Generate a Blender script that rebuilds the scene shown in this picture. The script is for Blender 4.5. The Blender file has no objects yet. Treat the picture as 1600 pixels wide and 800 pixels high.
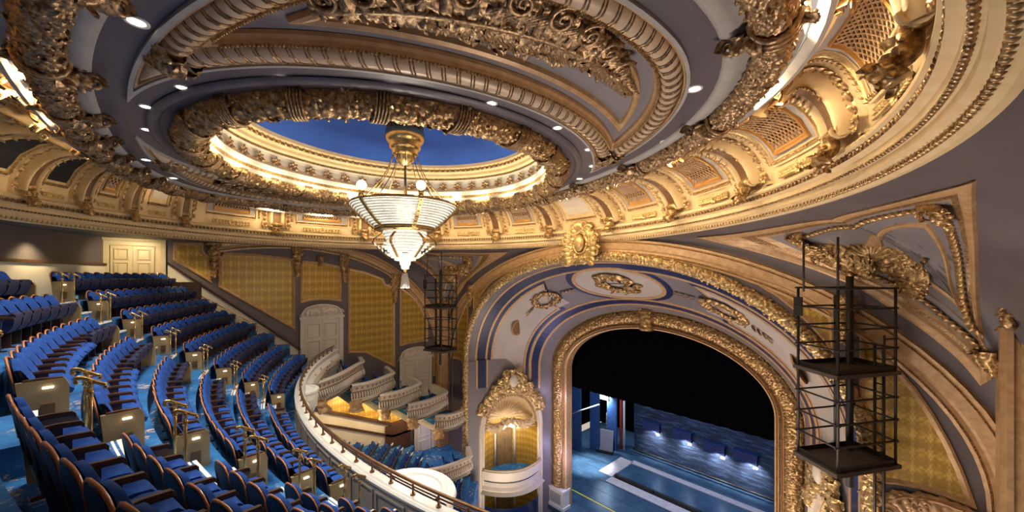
import bpy, math, random
import numpy as np
from mathutils import Vector, Matrix
R = math.radians
random.seed(7); rng = np.random.default_rng(7)
SC = bpy.context.scene; COL = SC.collection

# ------------------------------------------------------------ camera (eye of the photographer = origin of heights)
F_PX, YH, YAW, CX, CY = 578.6, 432.9, R(47.0), 10.13, -5.14
cam = bpy.data.cameras.new('camera'); camo = bpy.data.objects.new('camera', cam); COL.objects.link(camo)
cam.sensor_width = 36.0; cam.lens = 36.0*F_PX/1600; cam.shift_y = (YH-400)/1600
cam.clip_start = 0.05; cam.clip_end = 200
camo.location = (CX, CY, 0); camo.rotation_euler = (R(90), 0, YAW); SC.camera = camo
# ------------------------------------------------------------ world, exposure
w = bpy.data.worlds.new('world'); SC.world = w; w.use_nodes = True
w.node_tree.nodes['Background'].inputs[0].default_value = (1.0, 0.86, 0.72, 1)
w.node_tree.nodes['Background'].inputs[1].default_value = 0.5
SC.view_settings.view_transform = 'Standard'; SC.view_settings.look = 'None'
SC.view_settings.gamma = 1.0; SC.view_settings.use_curve_mapping = False
SC.view_settings.exposure = 0.22

def lamp(kind, loc, power, color, size=0.1, rot=None, spot=None, blend=0.5, name=None, sy=None):
    l = bpy.data.lights.new(name or kind.lower()+'_lamp', kind); l.energy = power; l.color = color
    if kind == 'AREA':
        l.size = size
        if sy: l.shape = 'RECTANGLE'; l.size_y = sy
    else: l.shadow_soft_size = size
    if kind == 'SPOT': l.spot_size = R(spot); l.spot_blend = blend
    o = bpy.data.objects.new(l.name, l); COL.objects.link(o); o.location = loc
    if rot: o.rotation_euler = rot
    return o
def aim(o, target):
    d = Vector(target)-o.location; o.rotation_euler = d.to_track_quat('-Z', 'Y').to_euler(); return o

COVE_W, OCU_W, STALLS_FILL_W = 74, 10, 2300
WARM = (1.0, 0.76, 0.45); HOUSE = (1.0, 0.85, 0.66); COOL = (0.45, 0.65, 1.0)
# cove lamps hidden between the great garland and the frieze, and behind the oculus garland
def ell(a, b, cy, az):          # point of an ellipse by polar azimuth about (0, cy)
    ca, sa = np.cos(az), np.sin(az); r = 1/np.sqrt((ca/a)**2+(sa/b)**2)
    return np.stack([r*ca, cy+r*sa], -1)
ECY = -0.55
def area_up(x, y, z, w_, h_, power, col, outward, tilt):
    o = lamp('AREA', (x, y, z), power, col, w_, sy=h_, name='cove_lamp'); d = Vector((outward[0]*math.sin(tilt), outward[1]*math.sin(tilt), math.cos(tilt)))
    q = d.to_track_quat('-Z', 'Y'); o.rotation_euler = q.to_euler(); return o
for i in range(30):
    a = 2*math.pi*(i+.5)/30; p = ell(9.36, 6.06, -.6, np.array(a)); n = Vector((p[0], p[1]*1.6, 0)).normalized()
    area_up(p[0], p[1], 3.13, .8, .35, COVE_W*(.8+1.0*abs(math.sin(a))), WARM, n, R(76)).data.spread = R(170)
for i in range(20):
    a = 2*math.pi*i/20; n = Vector((math.cos(a), math.sin(a), 0))
    area_up(4.02*n.x, -.2+4.02*n.y, 3.10, .6, .5, OCU_W, (1, .82, .5), n, R(35))
# chandelier glow
lamp('POINT', (0, 0, 1.9), 150, (1, .9, .72), .5, name='chandelier_lamp')
lamp('POINT', (0, 0, -.75), 420, (1, .9, .72), .4, name='chandelier_lower_lamp')
# added unseen fill areas washing the hall from below; then lamps over the balcony
lamp('AREA', (4, 3, -15), STALLS_FILL_W, (1, .80, .62), 7, (R(180), 0, 0), name='added_stalls_fill')
lamp('AREA', (-3, 5, -16), STALLS_FILL_W*.6, (1, .80, .62), 6, (R(180), 0, 0), name='added_stalls_fill')
lamp('AREA', (7.5, 1.5, -6.0), 190, (1, .86, .74), 3, (R(165), 0, 0), name='added_rail_fill')  # extra fill area added out of sight, facing up to the ceiling
aim(lamp('SPOT', (-10.2, -5.9, 1.45), 170, (1, .8, .45), .1, None, 110, .8, name='door_light'), (-12, -6.3, .2))
for p_, w_ in (((-8.6, -7.9, 1.4), 260), ((-4.6, -9.2, 1.4), 200), ((-11.1, -4.2, 1.2), 90), ((-6.5, -8.6, 1.4), 220)): lamp('SPOT', p_, w_, (1, .8, .45), .1, (0,0,0), 110, .8, name='balcony_downlight')

# ------------------------------------------------------------ materials
def new_mat(name):
    m = bpy.data.materials.new(name); m.use_nodes = True
    nt = m.node_tree; return m, nt, nt.nodes['Principled BSDF']
def link(nt, a, b): nt.links.new(a, b)
def coords(nt, sc=(1,1,1), kind='Object'):
    tc = nt.nodes.new('ShaderNodeTexCoord'); mp = nt.nodes.new('ShaderNodeMapping'); mp.inputs['Scale'].default_value = sc
    link(nt, tc.outputs[kind], mp.inputs[0]); return mp.outputs[0]
def noise(nt, vec, scale, detail=3, rough=.5):
    n = nt.nodes.new('ShaderNodeTexNoise'); n.inputs['Scale'].default_value = scale; n.inputs['Detail'].default_value = detail
    n.inputs['Roughness'].default_value = rough
    if vec: link(nt, vec, n.inputs['Vector'])
    return n.outputs['Fac']
def ramp(nt, fac, stops):
    r = nt.nodes.new('ShaderNodeValToRGB'); e = r.color_ramp.elements
    while len(e) < len(stops): e.new(.5)
    for k, (p, c) in enumerate(stops): e[k].position = p; e[k].color = (*c, 1)
    link(nt, fac, r.inputs[0]); return r.outputs[0]
def bump(nt, b, h, strength=.3, dist=.02):
    n = nt.nodes.new('ShaderNodeBump'); n.inputs['Strength'].default_value = strength; n.inputs['Distance'].default_value = dist
    link(nt, h, n.inputs['Height']); link(nt, n.outputs[0], b.inputs['Normal'])
def simple(name, c1, c2=None, rough=.5, metal=0, scale=3, bmp=0, bscale=30, emit=None, estr=0):
    m, nt, b = new_mat(name)
    b.inputs['Roughness'].default_value = rough; b.inputs['Metallic'].default_value = metal
    if c2 is None: c2 = tuple(min(1, x*1.12) for x in c1)
    v = coords(nt)
    link(nt, ramp(nt, noise(nt, v, scale), [(.35, c1), (.68, c2)]), b.inputs['Base Color'])
    if bmp: bump(nt, b, noise(nt, v, bscale, 4), bmp)
    if emit: b.inputs['Emission Color'].default_value = (*emit, 1); b.inputs['Emission Strength'].default_value = estr
    return m
M = {}
M['violet'] = simple('violet_grey_plaster', (.095,.08,.092), (.115,.098,.11), .42, scale=1.5, bmp=.05)
M['violet_wall'] = simple('mauve_wall_plaster', (.100,.080,.086), (.120,.097,.102), .55, scale=1.2, bmp=.05)
M['panelgrey'] = simple('panel_grey_plaster', (.19,.17,.18), (.22,.195,.2), .5, scale=1.5)
M['softgrey'] = simple('pale_grey_moulding', (.33,.31,.30), (.4,.37,.34), .4)
M['cream'] = simple('cream_plaster', (.66,.48,.25), (.74,.56,.32), .45, scale=4, bmp=.05)
M['pale'] = simple('pale_cream_paint', (.62,.55,.45), (.68,.6,.5), .5, scale=2)
M['tan'] = simple('glazed_tan_moulding', (.43,.255,.12), (.56,.355,.18), .38, metal=.15, scale=6)
M['gold'] = simple('aged_gold_leaf', (.24,.125,.045), (.62,.41,.18), .33, metal=.6, scale=20, bmp=.15, bscale=60)
M['gilt'] = simple('bright_gold_leaf', (.38,.23,.08), (.74,.54,.25), .34, metal=.5, scale=20, bmp=.1, bscale=60)
M['torus'] = simple('pale_tan_torus', (.50,.36,.24), (.60,.45,.31), .35, metal=.1)
M['bronze'] = simple('umber_glazed_gold', (.18,.095,.042), (.54,.36,.185), .30, metal=.6, scale=24, bmp=.25, bscale=60)
M['brown'] = simple('brown_glaze', (.16,.075,.03), (.24,.12,.05), .4, metal=.2)
M['orange'] = simple('orange_gilt_frame', (.55,.28,.07), (.66,.36,.11), .35, metal=.4)
M['dark'] = simple('dark_void', (.006,.006,.008), (.01,.01,.012), .8)
M['black'] = simple('black_drape', (.0008,.0008,.001), (.0014,.0014,.0018), 1)
M['black'].node_tree.nodes['Principled BSDF'].inputs['Specular IOR Level'].default_value = .02
M['lilac'] = simple('lilac_soffit_paint', (.165,.145,.16), (.195,.172,.188), .4, scale=1)
M['soffit_cream'] = simple('soffit_cream_paint', (.42,.365,.33), (.48,.42,.38), .45, scale=1)
M['navy'] = simple('navy_band_paint', (.006,.013,.06), (.010,.02,.085), .35)
M['sky'] = simple('oculus_blue', (.005,.055,.32), (.008,.075,.40), .8, scale=.8)
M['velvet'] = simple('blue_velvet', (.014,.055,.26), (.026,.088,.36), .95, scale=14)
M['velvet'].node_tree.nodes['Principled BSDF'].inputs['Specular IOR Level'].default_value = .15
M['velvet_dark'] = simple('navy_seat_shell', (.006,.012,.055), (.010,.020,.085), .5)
M['wood'] = simple('dark_wood', (.05,.022,.012), (.09,.04,.02), .35, scale=8)
M['wood_edge'] = simple('orange_wood_edge', (.42,.15,.06), (.55,.22,.1), .35)
M['brass'] = simple('brass', (.50,.33,.12), (.62,.42,.17), .26, metal=.9, scale=5)
M['panel_brass'] = simple('satin_brass_panel', (.36,.25,.11), (.48,.35,.17), .4, metal=.25)
M['brass_dark'] = simple('dark_bronze_rail', (.20,.10,.045), (.28,.15,.07), .4, metal=.6)
M['steel'] = simple('dark_painted_steel', (.018,.013,.011), (.03,.022,.018), .5, metal=.3)
M['plate'] = simple('dark_deck_plate', (.045,.030,.022), (.065,.045,.032), .6)
M['white'] = simple('white_enamel', (.7,.68,.64), (.78,.76,.7), .35)
M['nosing'] = simple('white_step_nosing', (.8,.8,.78), (.9,.9,.88), .4)
M['greige'] = simple('greige_paint', (.34,.30,.26), (.38,.34,.29), .5, scale=2)
M['gap_shade'] = simple('shaded_gap_cream', (.26,.17,.10), (.32,.22,.13), .5)  # dark gaps behind the box-front reeds, their shade put into the colour
M['door'] = simple('cream_door_paint', (.55,.44,.28), (.6,.49,.32), .42)
M['red'] = simple('red_paint', (.5,.04,.03), (.55,.06,.04), .4)
M['blue_flat'] = simple('blue_scenery_flat', (.018,.05,.15), (.03,.075,.20), .5)
M['yellow'] = simple('yellow_tape', (.75,.55,.02), (.8,.6,.04), .5)
M['pinkdeck'] = simple('pale_deck_strip', (.42,.33,.33), (.5,.4,.38), .5)
def glow(name, c, s): return simple(name, c, c, .5, emit=c, estr=s)
M['lamp'] = glow('lamp_glow', (1, .95, .85), 14)
M['strip'] = glow('cove_strip_glow', (1, .82, .5), 7)
M['globe'] = glow('globe_glow', (1, .96, .9), 4)
M['cool_lamp'] = glow('work_light_glow', (.75, .9, 1), 22)
M['exit_blue'] = glow('blue_step_light', (.05, .12, 1), 6)

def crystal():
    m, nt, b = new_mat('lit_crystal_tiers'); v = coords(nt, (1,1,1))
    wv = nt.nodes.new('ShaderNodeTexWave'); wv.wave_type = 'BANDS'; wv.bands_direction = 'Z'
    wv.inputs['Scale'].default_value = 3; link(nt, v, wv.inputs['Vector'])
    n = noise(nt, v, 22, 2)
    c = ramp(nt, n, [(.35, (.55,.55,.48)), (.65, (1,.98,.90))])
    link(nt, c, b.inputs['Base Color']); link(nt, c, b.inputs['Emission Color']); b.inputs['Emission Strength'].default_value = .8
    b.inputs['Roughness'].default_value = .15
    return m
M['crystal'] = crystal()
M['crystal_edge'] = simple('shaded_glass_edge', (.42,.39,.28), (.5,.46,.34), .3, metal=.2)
def damask():
    m, nt, b = new_mat('yellow_damask'); v = coords(nt, (1,1,1))
    sep = nt.nodes.new('ShaderNodeSeparateXYZ'); link(nt, v, sep.inputs[0])
    def math_(op, a, bb=None, cc=None):
        n = nt.nodes.new('ShaderNodeMath'); n.operation = op
        for k, q in enumerate((a, bb, cc)):
            if q is None: continue
            if isinstance(q, (int, float)): n.inputs[k].default_value = q
            else: link(nt, q, n.inputs[k])
        return n.outputs[0]
    hcoord = math_('ADD', sep.outputs['X'], sep.outputs['Y'])
    p = 2*math.pi/.62
    a = math_('SINE', math_('MULTIPLY', hcoord, p)); zz = math_('MULTIPLY', sep.outputs['Z'], p*.72)
    a2 = math_('MULTIPLY', a, 2.2)
    s1 = math_('SINE', math_('ADD', zz, a2)); s2 = math_('SINE', math_('SUBTRACT', zz, a2))
    c3 = math_('COSINE', math_('MULTIPLY', math_('ABSOLUTE', a), 9.0))
    c4 = math_('COSINE', math_('MULTIPLY', sep.outputs['Z'], p*4))
    tot = math_('ADD', math_('MULTIPLY', s1, s2), math_('MULTIPLY', math_('MULTIPLY', c3, c4), .45))
    fac = math_('ADD', math_('MULTIPLY', tot, .35), math_('MULTIPLY', noise(nt, v, 16, 3), .9))
    col = ramp(nt, fac, [(.25, (.33,.185,.022)), (.52, (.45,.275,.04)), (.8, (.58,.39,.08))])
    link(nt, col, b.inputs['Base Color']); b.inputs['Roughness'].default_value = .42; b.inputs['Metallic'].default_value = .12
    bump(nt, b, fac, .15, .01); return m
M['damask'] = damask()
def carpet():
    m, nt, b = new_mat('blue_theatre_carpet'); v = coords(nt)
    n1 = noise(nt, v, 1.6, 6, .7); n2 = noise(nt, v, 5, 5, .8)
    c1 = ramp(nt, n1, [(.3, (.006,.05,.17)), (.48, (.010,.115,.34)), (.62, (.025,.19,.46)), (.72, (.008,.05,.18))])
    f2 = ramp(nt, n2, [(.54, (0,0,0)), (.60, (1,1,1))])
    n3 = noise(nt, v, 1.1, 2); f3 = ramp(nt, n3, [(.50, (0,0,0)), (.60, (1,1,1))])
    mul = nt.nodes.new('ShaderNodeMath'); mul.operation = 'MULTIPLY'; link(nt, f2, mul.inputs[0]); link(nt, f3, mul.inputs[1])
    mx = nt.nodes.new('ShaderNodeMix'); mx.data_type = 'RGBA'; link(nt, mul.outputs[0], mx.inputs['Factor']); link(nt, c1, mx.inputs[6])
    mx.inputs[7].default_value = (.55,.42,.33,1); link(nt, mx.outputs[2], b.inputs['Base Color'])
    b.inputs['Roughness'].default_value = .95; bump(nt, b, noise(nt, v, 120, 2), .3, .01); return m
M['carpet'] = carpet()
def marbled(name, c1, c2, c3, sc=2.2, rough=.35, vs=(1,1,3)):
    m, nt, b = new_mat(name); v = coords(nt, vs); n = noise(nt, v, sc, 6, .7)
    link(nt, ramp(nt, n, [(.35, c1), (.5, c2), (.64, c3)]), b.inputs['Base Color']); b.inputs['Roughness'].default_value = rough; return m
M['stage'] = marbled('blue_stage_floor', (.025,.05,.085), (.035,.07,.115), (.05,.095,.15), 1.2, .3)
M['sea'] = marbled('painted_sea_drop', (.0015,.003,.010), (.003,.008,.026), (.035,.055,.10), 1.6, .8, (.5,1,4))

# ------------------------------------------------------------ mesh helpers
class MB:
    """collects geometry, each face with a material slot"""
    def __init__(s): s.v = []; s.f = []; s.m = []; s.n = 0; s.sm = []
    def add(s, V, Fc, mi=0, smooth=False):
        V = np.asarray(V, float).reshape(-1, 3); n = s.n
        s.v.append(V); s.n += len(V)
        if isinstance(Fc, np.ndarray): Fc = (Fc+n).tolist()
        else: Fc = [[i+n for i in f] for f in Fc]
        s.f += Fc; s.m += [mi]*len(Fc); s.sm += [smooth]*len(Fc); return s
    def build(s, name, mats, parent=None, warp=None):
        me = bpy.data.meshes.new(name)
        V = np.concatenate(s.v) if s.v else np.zeros((0,3))
        if warp: V = warp(V)
        me.from_pydata(V.tolist(), [], s.f)
        if not isinstance(mats, (list, tuple)): mats = [mats]
        for m in mats: me.materials.append(M[m] if isinstance(m, str) else m)
        me.polygons.foreach_set('material_index', s.m); me.polygons.foreach_set('use_smooth', s.sm)
        me.update()
        o = bpy.data.objects.new(name, me); COL.objects.link(o)
        if parent: o.parent = parent
        return o
def tag(o, label=None, cat=None, group=None, kind=None):
    if label: o['label'] = label
    if cat: o['category'] = cat
    if group: o['group'] = group
    if kind: o['kind'] = kind
    return o
def empty(name, loc=(0,0,0), rz=0, **k):
    o = bpy.data.objects.new(name, None); COL.objects.link(o); o.location = loc; o.rotation_euler = (0,0,rz)
    o.empty_display_size = .2; return tag(o, **k)
def copy_tree(o, parent=None):
    c = o.copy(); COL.objects.link(c)
    if parent is not None: c.parent = parent
    for ch in [x for x in KIDS.get(o, o.children)]: copy_tree(ch, c)
    return c
KIDS = {}
def grid_faces(nu, nv, cu=False, cv=False):
    U = nu if cu else nu-1; V = nv if cv else nv-1
    i, j = np.meshgrid(np.arange(U), np.arange(V), indexing='ij'); i = i.ravel(); j = j.ravel()
    i2 = (i+1) % nu; j2 = (j+1) % nv
    return np.stack([i*nv+j, i2*nv+j, i2*nv+j2, i*nv+j2], -1)
def box_vf(x0, x1, y0, y1, z0, z1):
    V = [(x, y, z) for x in (x0, x1) for y in (y0, y1) for z in (z0, z1)]
    return V, [[0,1,3,2],[4,6,7,5],[0,4,5,1],[2,3,7,6],[0,2,6,4],[1,5,7,3]]
def bx(mb, x0, x1, y0, y1, z0, z1, mi=0, T=None):
    V, Fc = box_vf(x0, x1, y0, y1, z0, z1)
    if T is not None: V = [tuple(T @ Vector(v)) for v in V]
    mb.add(V, Fc, mi)
def sweep(mb, path, N, B, prof, mi=0, closed=False, pclosed=False, smooth=False, mis=None):
    """profile points (p, q) carried along path: path + p*N + q*B"""
    path, N, B = (np.asarray(q, float) for q in (path, N, B)); P = np.asarray(prof, float)
    V = path[:, None, :]+P[None, :, 0, None]*N[:, None, :]+P[None, :, 1, None]*B[:, None, :]
    n, k = len(path), len(P); Fq = grid_faces(n, k, closed, pclosed)
    if mis is None: mb.add(V, Fq, mi, smooth)
    else:
        kk = k if pclosed else k-1; n0 = mb.n; mb.add(V, Fq, 0, smooth)
        m = np.tile(np.asarray(mis)[:kk], len(Fq)//kk).tolist(); mb.m[-len(Fq):] = m
def tube(mb, pts, r, sides=6, mi=0, closed=False, caps=True):
    P = np.asarray(pts, float); n = len(P)
    T = np.roll(P, -1, 0)-np.roll(P, 1, 0) if closed else np.gradient(P, axis=0)
    T /= np.linalg.norm(T, axis=1)[:, None]+1e-12
    up = np.array([0,0,1.]) if abs(T[:, 2]).mean() < .8 else np.array([1.,0,0])
    A = np.cross(T, up); A /= np.linalg.norm(A, axis=1)[:, None]+1e-9; Bq = np.cross(A, T)
    th = np.arange(sides)*2*np.pi/sides; rr = np.broadcast_to(np.asarray(r, float), (n,))
    V = P[:, None]+rr[:, None, None]*(np.cos(th)[None, :, None]*A[:, None]+np.sin(th)[None, :, None]*Bq[:, None])
    n0 = mb.n; mb.add(V, grid_faces(n, sides, closed, True), mi, sides > 4)
    if caps and not closed:
        mb.f += [[n0+i for i in range(sides)], [n0+(n-1)*sides+i for i in reversed(range(sides))]]; mb.m += [mi]*2; mb.sm += [False]*2
def lathe(mb, prof, c=(0,0,0), seg=24, mi=0, smooth=True, a0=0, a1=2*math.pi, mis=None, sx=1, sy=1):
    full = abs(a1-a0-2*math.pi) < 1e-6
    th = np.linspace(a0, a1, seg, endpoint=False) if full else np.linspace(a0, a1, seg)
    P = np.asarray(prof, float)
    V = np.stack([c[0]+sx*P[None,:,0]*np.cos(th)[:,None], c[1]+sy*P[None,:,0]*np.sin(th)[:,None], c[2]+np.broadcast_to(P[None,:,1], (len(th), len(P)))], -1)
    Fq = grid_faces(len(th), len(P), full, False); mb.add(V, Fq, mi, smooth)
    if mis is not None: mb.m[-len(Fq):] = np.tile(np.asarray(mis), len(Fq)//(len(P)-1)).tolist()
# templates: (verts, faces)
def leaf_t(w=.42, curl=.25, n=5):
    V = []; L = np.linspace(0, 1, n); prof = [.35, .9, 1.0, .7, .06]
    for l, p in zip(L, prof):
        h = .30*math.sin(l*math.pi*.8)+curl*l*l*.6
        V += [(l, -w*p*.5, h-.12), (l, 0, h+.10), (l, w*p*.5, h-.12)]
    return np.array(V), grid_faces(n, 3)
def sphere_t(nu=7, nv=5, hemi=False):
    V = []
    for i in range(nu):
        for j in range(nv):
            ph = 2*math.pi*i/nu; th = math.pi*(j+.5 if not hemi else j)/(nv if not hemi else 2*(nv-1))
            V.append((math.sin(th)*math.cos(ph), math.sin(th)*math.sin(ph), math.cos(th)))
    return np.array(V), grid_faces(nu, nv, True, False)
def scroll_t(turns=1.6, n=20, r=.12, sides=4):
    mb = MB(); t = np.linspace(0, 1, n); a = t*turns*2*math.pi; rad = .5*(1-t)**.8+.03
    P = np.stack([rad*np.cos(a), rad*np.sin(a), .1*t], -1); tube(mb, P, r*(1-.5*t), sides, caps=False)
    return np.concatenate(mb.v), np.array(mb.f)
def flower_t(pet=7):
    V = []; Fq = []; lv, lf = leaf_t(.55, .15, 4 if False else 5); n = 0
    for k in range(pet):
        a = 2*math.pi*k/pet; Rm = np.array([[math.cos(a), -math.sin(a), 0], [math.sin(a), math.cos(a), 0], [0,0,1]])
        V.append((lv*[.85,1,.7]+[.12,0,0]) @ Rm.T); Fq.append(lf+n); n += len(lv)
    sv, sf = sphere_t(6, 4); V.append(sv*.22+[0,0,.15]); Fq.append(sf+n)
    return np.concatenate(V), np.concatenate(Fq)
LEAF, BALL, SCROLL, FLOWER = leaf_t(), sphere_t(), scroll_t(), flower_t()
WLEAF = leaf_t(.7, .4)
def unit(a): a = np.asarray(a, float); return a/(np.linalg.norm(a, axis=-1, keepdims=True)+1e-12)
def scatter(mb, tmpl, P, X, Z, S, mi=0):
    """copies of a template at P, long axis X, facing Z, scale S (n,) or (n,3)"""
    P = np.asarray(P, float).reshape(-1, 3); n = len(P)
    if n == 0: return
    X = unit(np.broadcast_to(np.asarray(X, float), (n, 3))); Z = np.broadcast_to(np.asarray(Z, float), (n, 3))
    Y = unit(np.cross(Z, X)); Z = np.cross(X, Y)
    if isinstance(S, tuple): S = np.broadcast_to(np.array(S, float), (n, 3))
    else:
        S = np.asarray(S, float); S = np.broadcast_to(S if S.ndim == 2 else (S[:, None] if S.ndim == 1 else S), (n, 3))
    tv, tf = tmpl; Q = tv[None]*S[:, None]
    V = P[:, None]+Q[..., 0:1]*X[:, None]+Q[..., 1:2]*Y[:, None]+Q[..., 2:3]*Z[:, None]
    Fq = (tf[None]+(np.arange(n)*len(tv))[:, None, None]).reshape(-1, tf.shape[1]); mb.add(V, Fq, mi, True)
def resample(P, step=None, n=None, closed=False):
    P = np.asarray(P, float)
    if closed: P = np.vstack([P, P[:1]])
    d = np.r_[0, np.cumsum(np.linalg.norm(np.diff(P, axis=0), axis=1))]
    if n is None: n = max(2, int(round(d[-1]/step))+(0 if closed else 1))
    s = np.linspace(0, d[-1], n, endpoint=not closed); return np.stack([np.interp(s, d, P[:, k]) for k in range(P.shape[1])], -1)
def foliage(mb, path, N, B, ru, rv, dens=9.0, size=.17, arc=(0.05, .95), seed=1, mi=0, fruit=.25, mi2=None, body=True):
    """carved leaves and fruit on the outside of a swag of half-width ru and height rv. N across, B outwards"""
    g = np.random.default_rng(seed); P = np.asarray(path, float); N = np.asarray(N, float); B = np.asarray(B, float)
    if body: carved(mb, P, N, B, ru*.95, rv*.95, size*.95, (max(0, arc[0]), min(1, arc[1])), seed, mi); dens = dens*.6
    L = np.linalg.norm(np.diff(P, axis=0), axis=1); d = np.r_[0, np.cumsum(L)]; tot = d[-1]
    n = int(tot*dens*(ru+rv)*2/ (size*4)); s = g.random(n)*tot
    def ip(A): return np.stack([np.interp(s, d, A[:, k]) for k in range(3)], -1)
    p, nn, bb = ip(P), unit(ip(N)), unit(ip(B)); T = unit(np.stack([np.interp(s, d, np.gradient(P[:, k], d)) for k in range(3)], -1))
    th = math.pi*(arc[0]+(arc[1]-arc[0])*g.random(n))
    c, sn = np.cos(th)[:, None], np.sin(th)[:, None]
    pos = p+(ru*1.04)*c*nn+(rv*1.02)*sn*bb; nor = unit(c*nn/max(ru, .01)+sn*bb/max(rv, .01))
    ang = g.normal(0, 1.0, n)[:, None]; side = unit(np.cross(nor, T)); X = T*np.cos(ang)+side*np.sin(ang)+nor*g.uniform(-.15, .3, n)[:, None]
    sc = size*g.uniform(.7, 1.4, n); fr = g.random(n) < fruit
    scatter(mb, WLEAF, pos[~fr], X[~fr], nor[~fr], sc[~fr], mi)
    if fr.any(): scatter(mb, BALL, pos[fr], X[fr], nor[fr], sc[fr]*.34, mi if mi2 is None else mi2)
def worley(x, y, seed=0):
    ix, iy = np.floor(x).astype(int), np.floor(y).astype(int); d = np.full(x.shape, 9.)
    for dx in (-1, 0, 1):
        for dy in (-1, 0, 1):
            cx, cy = ix+dx, iy+dy; h = np.sin(cx*127.1+cy*311.7+seed*17.3)*43758.5453; hx = h-np.floor(h); h = np.sin(cx*269.5+cy*183.3+seed*7.1)*43758.5453; hy = h-np.floor(h)
            d = np.minimum(d, np.hypot(cx+hx-x, cy+hy-y))
    return d
def carved(mb, path, N, B, ru, rv, size, arc=(0, 1), seed=0, mi=0, step=.3, taper=False):
    """lumpy carved body of a swag: rounded fruit and leaf shapes with deep creases"""
    P = np.asarray(path, float); L = np.r_[0, np.cumsum(np.linalg.norm(np.diff(P, axis=0), axis=1))]; n = max(4, int(L[-1]/(size*step)))
    s = np.linspace(0, L[-1], n); ip = lambda A: np.stack([np.interp(s, L, np.broadcast_to(np.asarray(A, float), P.shape)[:, k]) for k in range(3)], -1)
    p, nn, bb = ip(P), unit(ip(N)), unit(ip(B)); m = max(6, int(math.pi*(ru+rv)/2/(size*step)*(arc[1]-arc[0]))); th = np.pi*np.linspace(arc[0], arc[1], m)
    S_, T_ = np.meshgrid(s, th, indexing='ij'); rad = (ru+rv)/2
    f1 = worley(S_/size+seed, T_*rad/size+S_*.0, seed); f2 = worley(S_/size*2.3+5, T_*rad/size*2.3, seed+3)
    h = size*(.85*np.clip(1-f1*1.3, 0, 1)**.7+.25*(1-f2))-.35*size
    if taper: h = h*1.0
    e = np.ones_like(s)
    if taper: e = np.sin(np.linspace(0, 1, n)*np.pi)**.5
    V = p[:, None]+nn[:, None]*(np.cos(T_)*(ru*e[:, None]+h))[..., None]+bb[:, None]*(np.sin(T_)*(rv*e[:, None]+h))[..., None]
    mb.add(V, grid_faces(n, m), mi, True)
def curve_frames(P, Bdir, closed=False):
    """in-surface normal for a path lying on a surface whose outward direction is Bdir (constant or per point)"""
    P = np.asarray(P, float); n = len(P); T = (np.roll(P, -1, 0)-np.roll(P, 1, 0)) if closed else np.gradient(P, axis=0)
    B = unit(np.broadcast_to(np.asarray(Bdir, float), (n, 3))); T = unit(T); N = unit(np.cross(B, T)); return N, B
def frame2d(pts, to3, prof, mb, mi=0, mis=None, bdir=None):
    """mitred moulding round a closed 2-D outline (anticlockwise): profile (inset, height)"""
    P = np.asarray(pts, float); n = len(P)
    if poly_area(P) < 0: P = P[::-1]
    e1 = unit(P-np.roll(P, 1, 0)); e2 = unit(np.roll(P, -1, 0)-P)
    n1 = np.stack([-e1[:, 1], e1[:, 0]], -1); n2 = np.stack([-e2[:, 1], e2[:, 0]], -1)
    m = unit(n1+n2); k = 1/np.clip((m*n1).sum(1), .45, None); off = m*k[:, None]
    V = np.stack([to3(P+off*p, q) for p, q in prof], 1)
    Fq = grid_faces(n, len(prof), True, False); mb.add(V, Fq, mi)
    if mis is not None: mb.m[-len(Fq):] = np.tile(np.asarray(mis), n).tolist()
def inset2d(pts, d):
    P = np.asarray(pts, float)
    if poly_area(P) < 0: P = P[::-1]
    e1 = unit(P-np.roll(P, 1, 0)); e2 = unit(np.roll(P, -1, 0)-P)
    n1 = np.stack([-e1[:, 1], e1[:, 0]], -1); n2 = np.stack([-e2[:, 1], e2[:, 0]], -1); m = unit(n1+n2)
    return P+m*(d/np.clip((m*n1).sum(1), .45, None))[:, None]
def poly_area(P): P = np.asarray(P); x, y = P[:, 0], P[:, 1]; return .5*np.sum(x*np.roll(y, -1)-y*np.roll(x, -1))
def fill(mb, pts3, mi=0): mb.add(pts3, [list(range(len(pts3)))], mi)
def bez(P, n=12):       # smooth open curve through points (Catmull-Rom)
    P = np.asarray(P, float); Q = np.vstack([2*P[0]-P[1], P, 2*P[-1]-P[-2]]); out = []
    for i in range(1, len(Q)-2):
        t = np.linspace(0, 1, n, endpoint=False)[:, None]; a, b, c, d = Q[i-1], Q[i], Q[i+1], Q[i+2]
        out.append(.5*((2*b)+(-a+c)*t+(2*a-5*b+4*c-d)*t**2+(-a+3*b-3*c+d)*t**3))
    return np.vstack(out+[P[-1:]])
# survey of the photograph onto the real planes of the hall
cs, sn_ = math.cos(YAW), math.sin(YAW)
def on_x(px, py, x0):
    ru = (px-800)/F_PX; t = (x0-CX)/(ru*cs-sn_); return (CY+t*(ru*sn_+cs), t*(YH-py)/F_PX)
def on_y(px, py, y0):
    ru = (px-800)/F_PX; t = (y0-CY)/(ru*sn_+cs); return (CX+t*(ru*cs-sn_), t*(YH-py)/F_PX)

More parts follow.
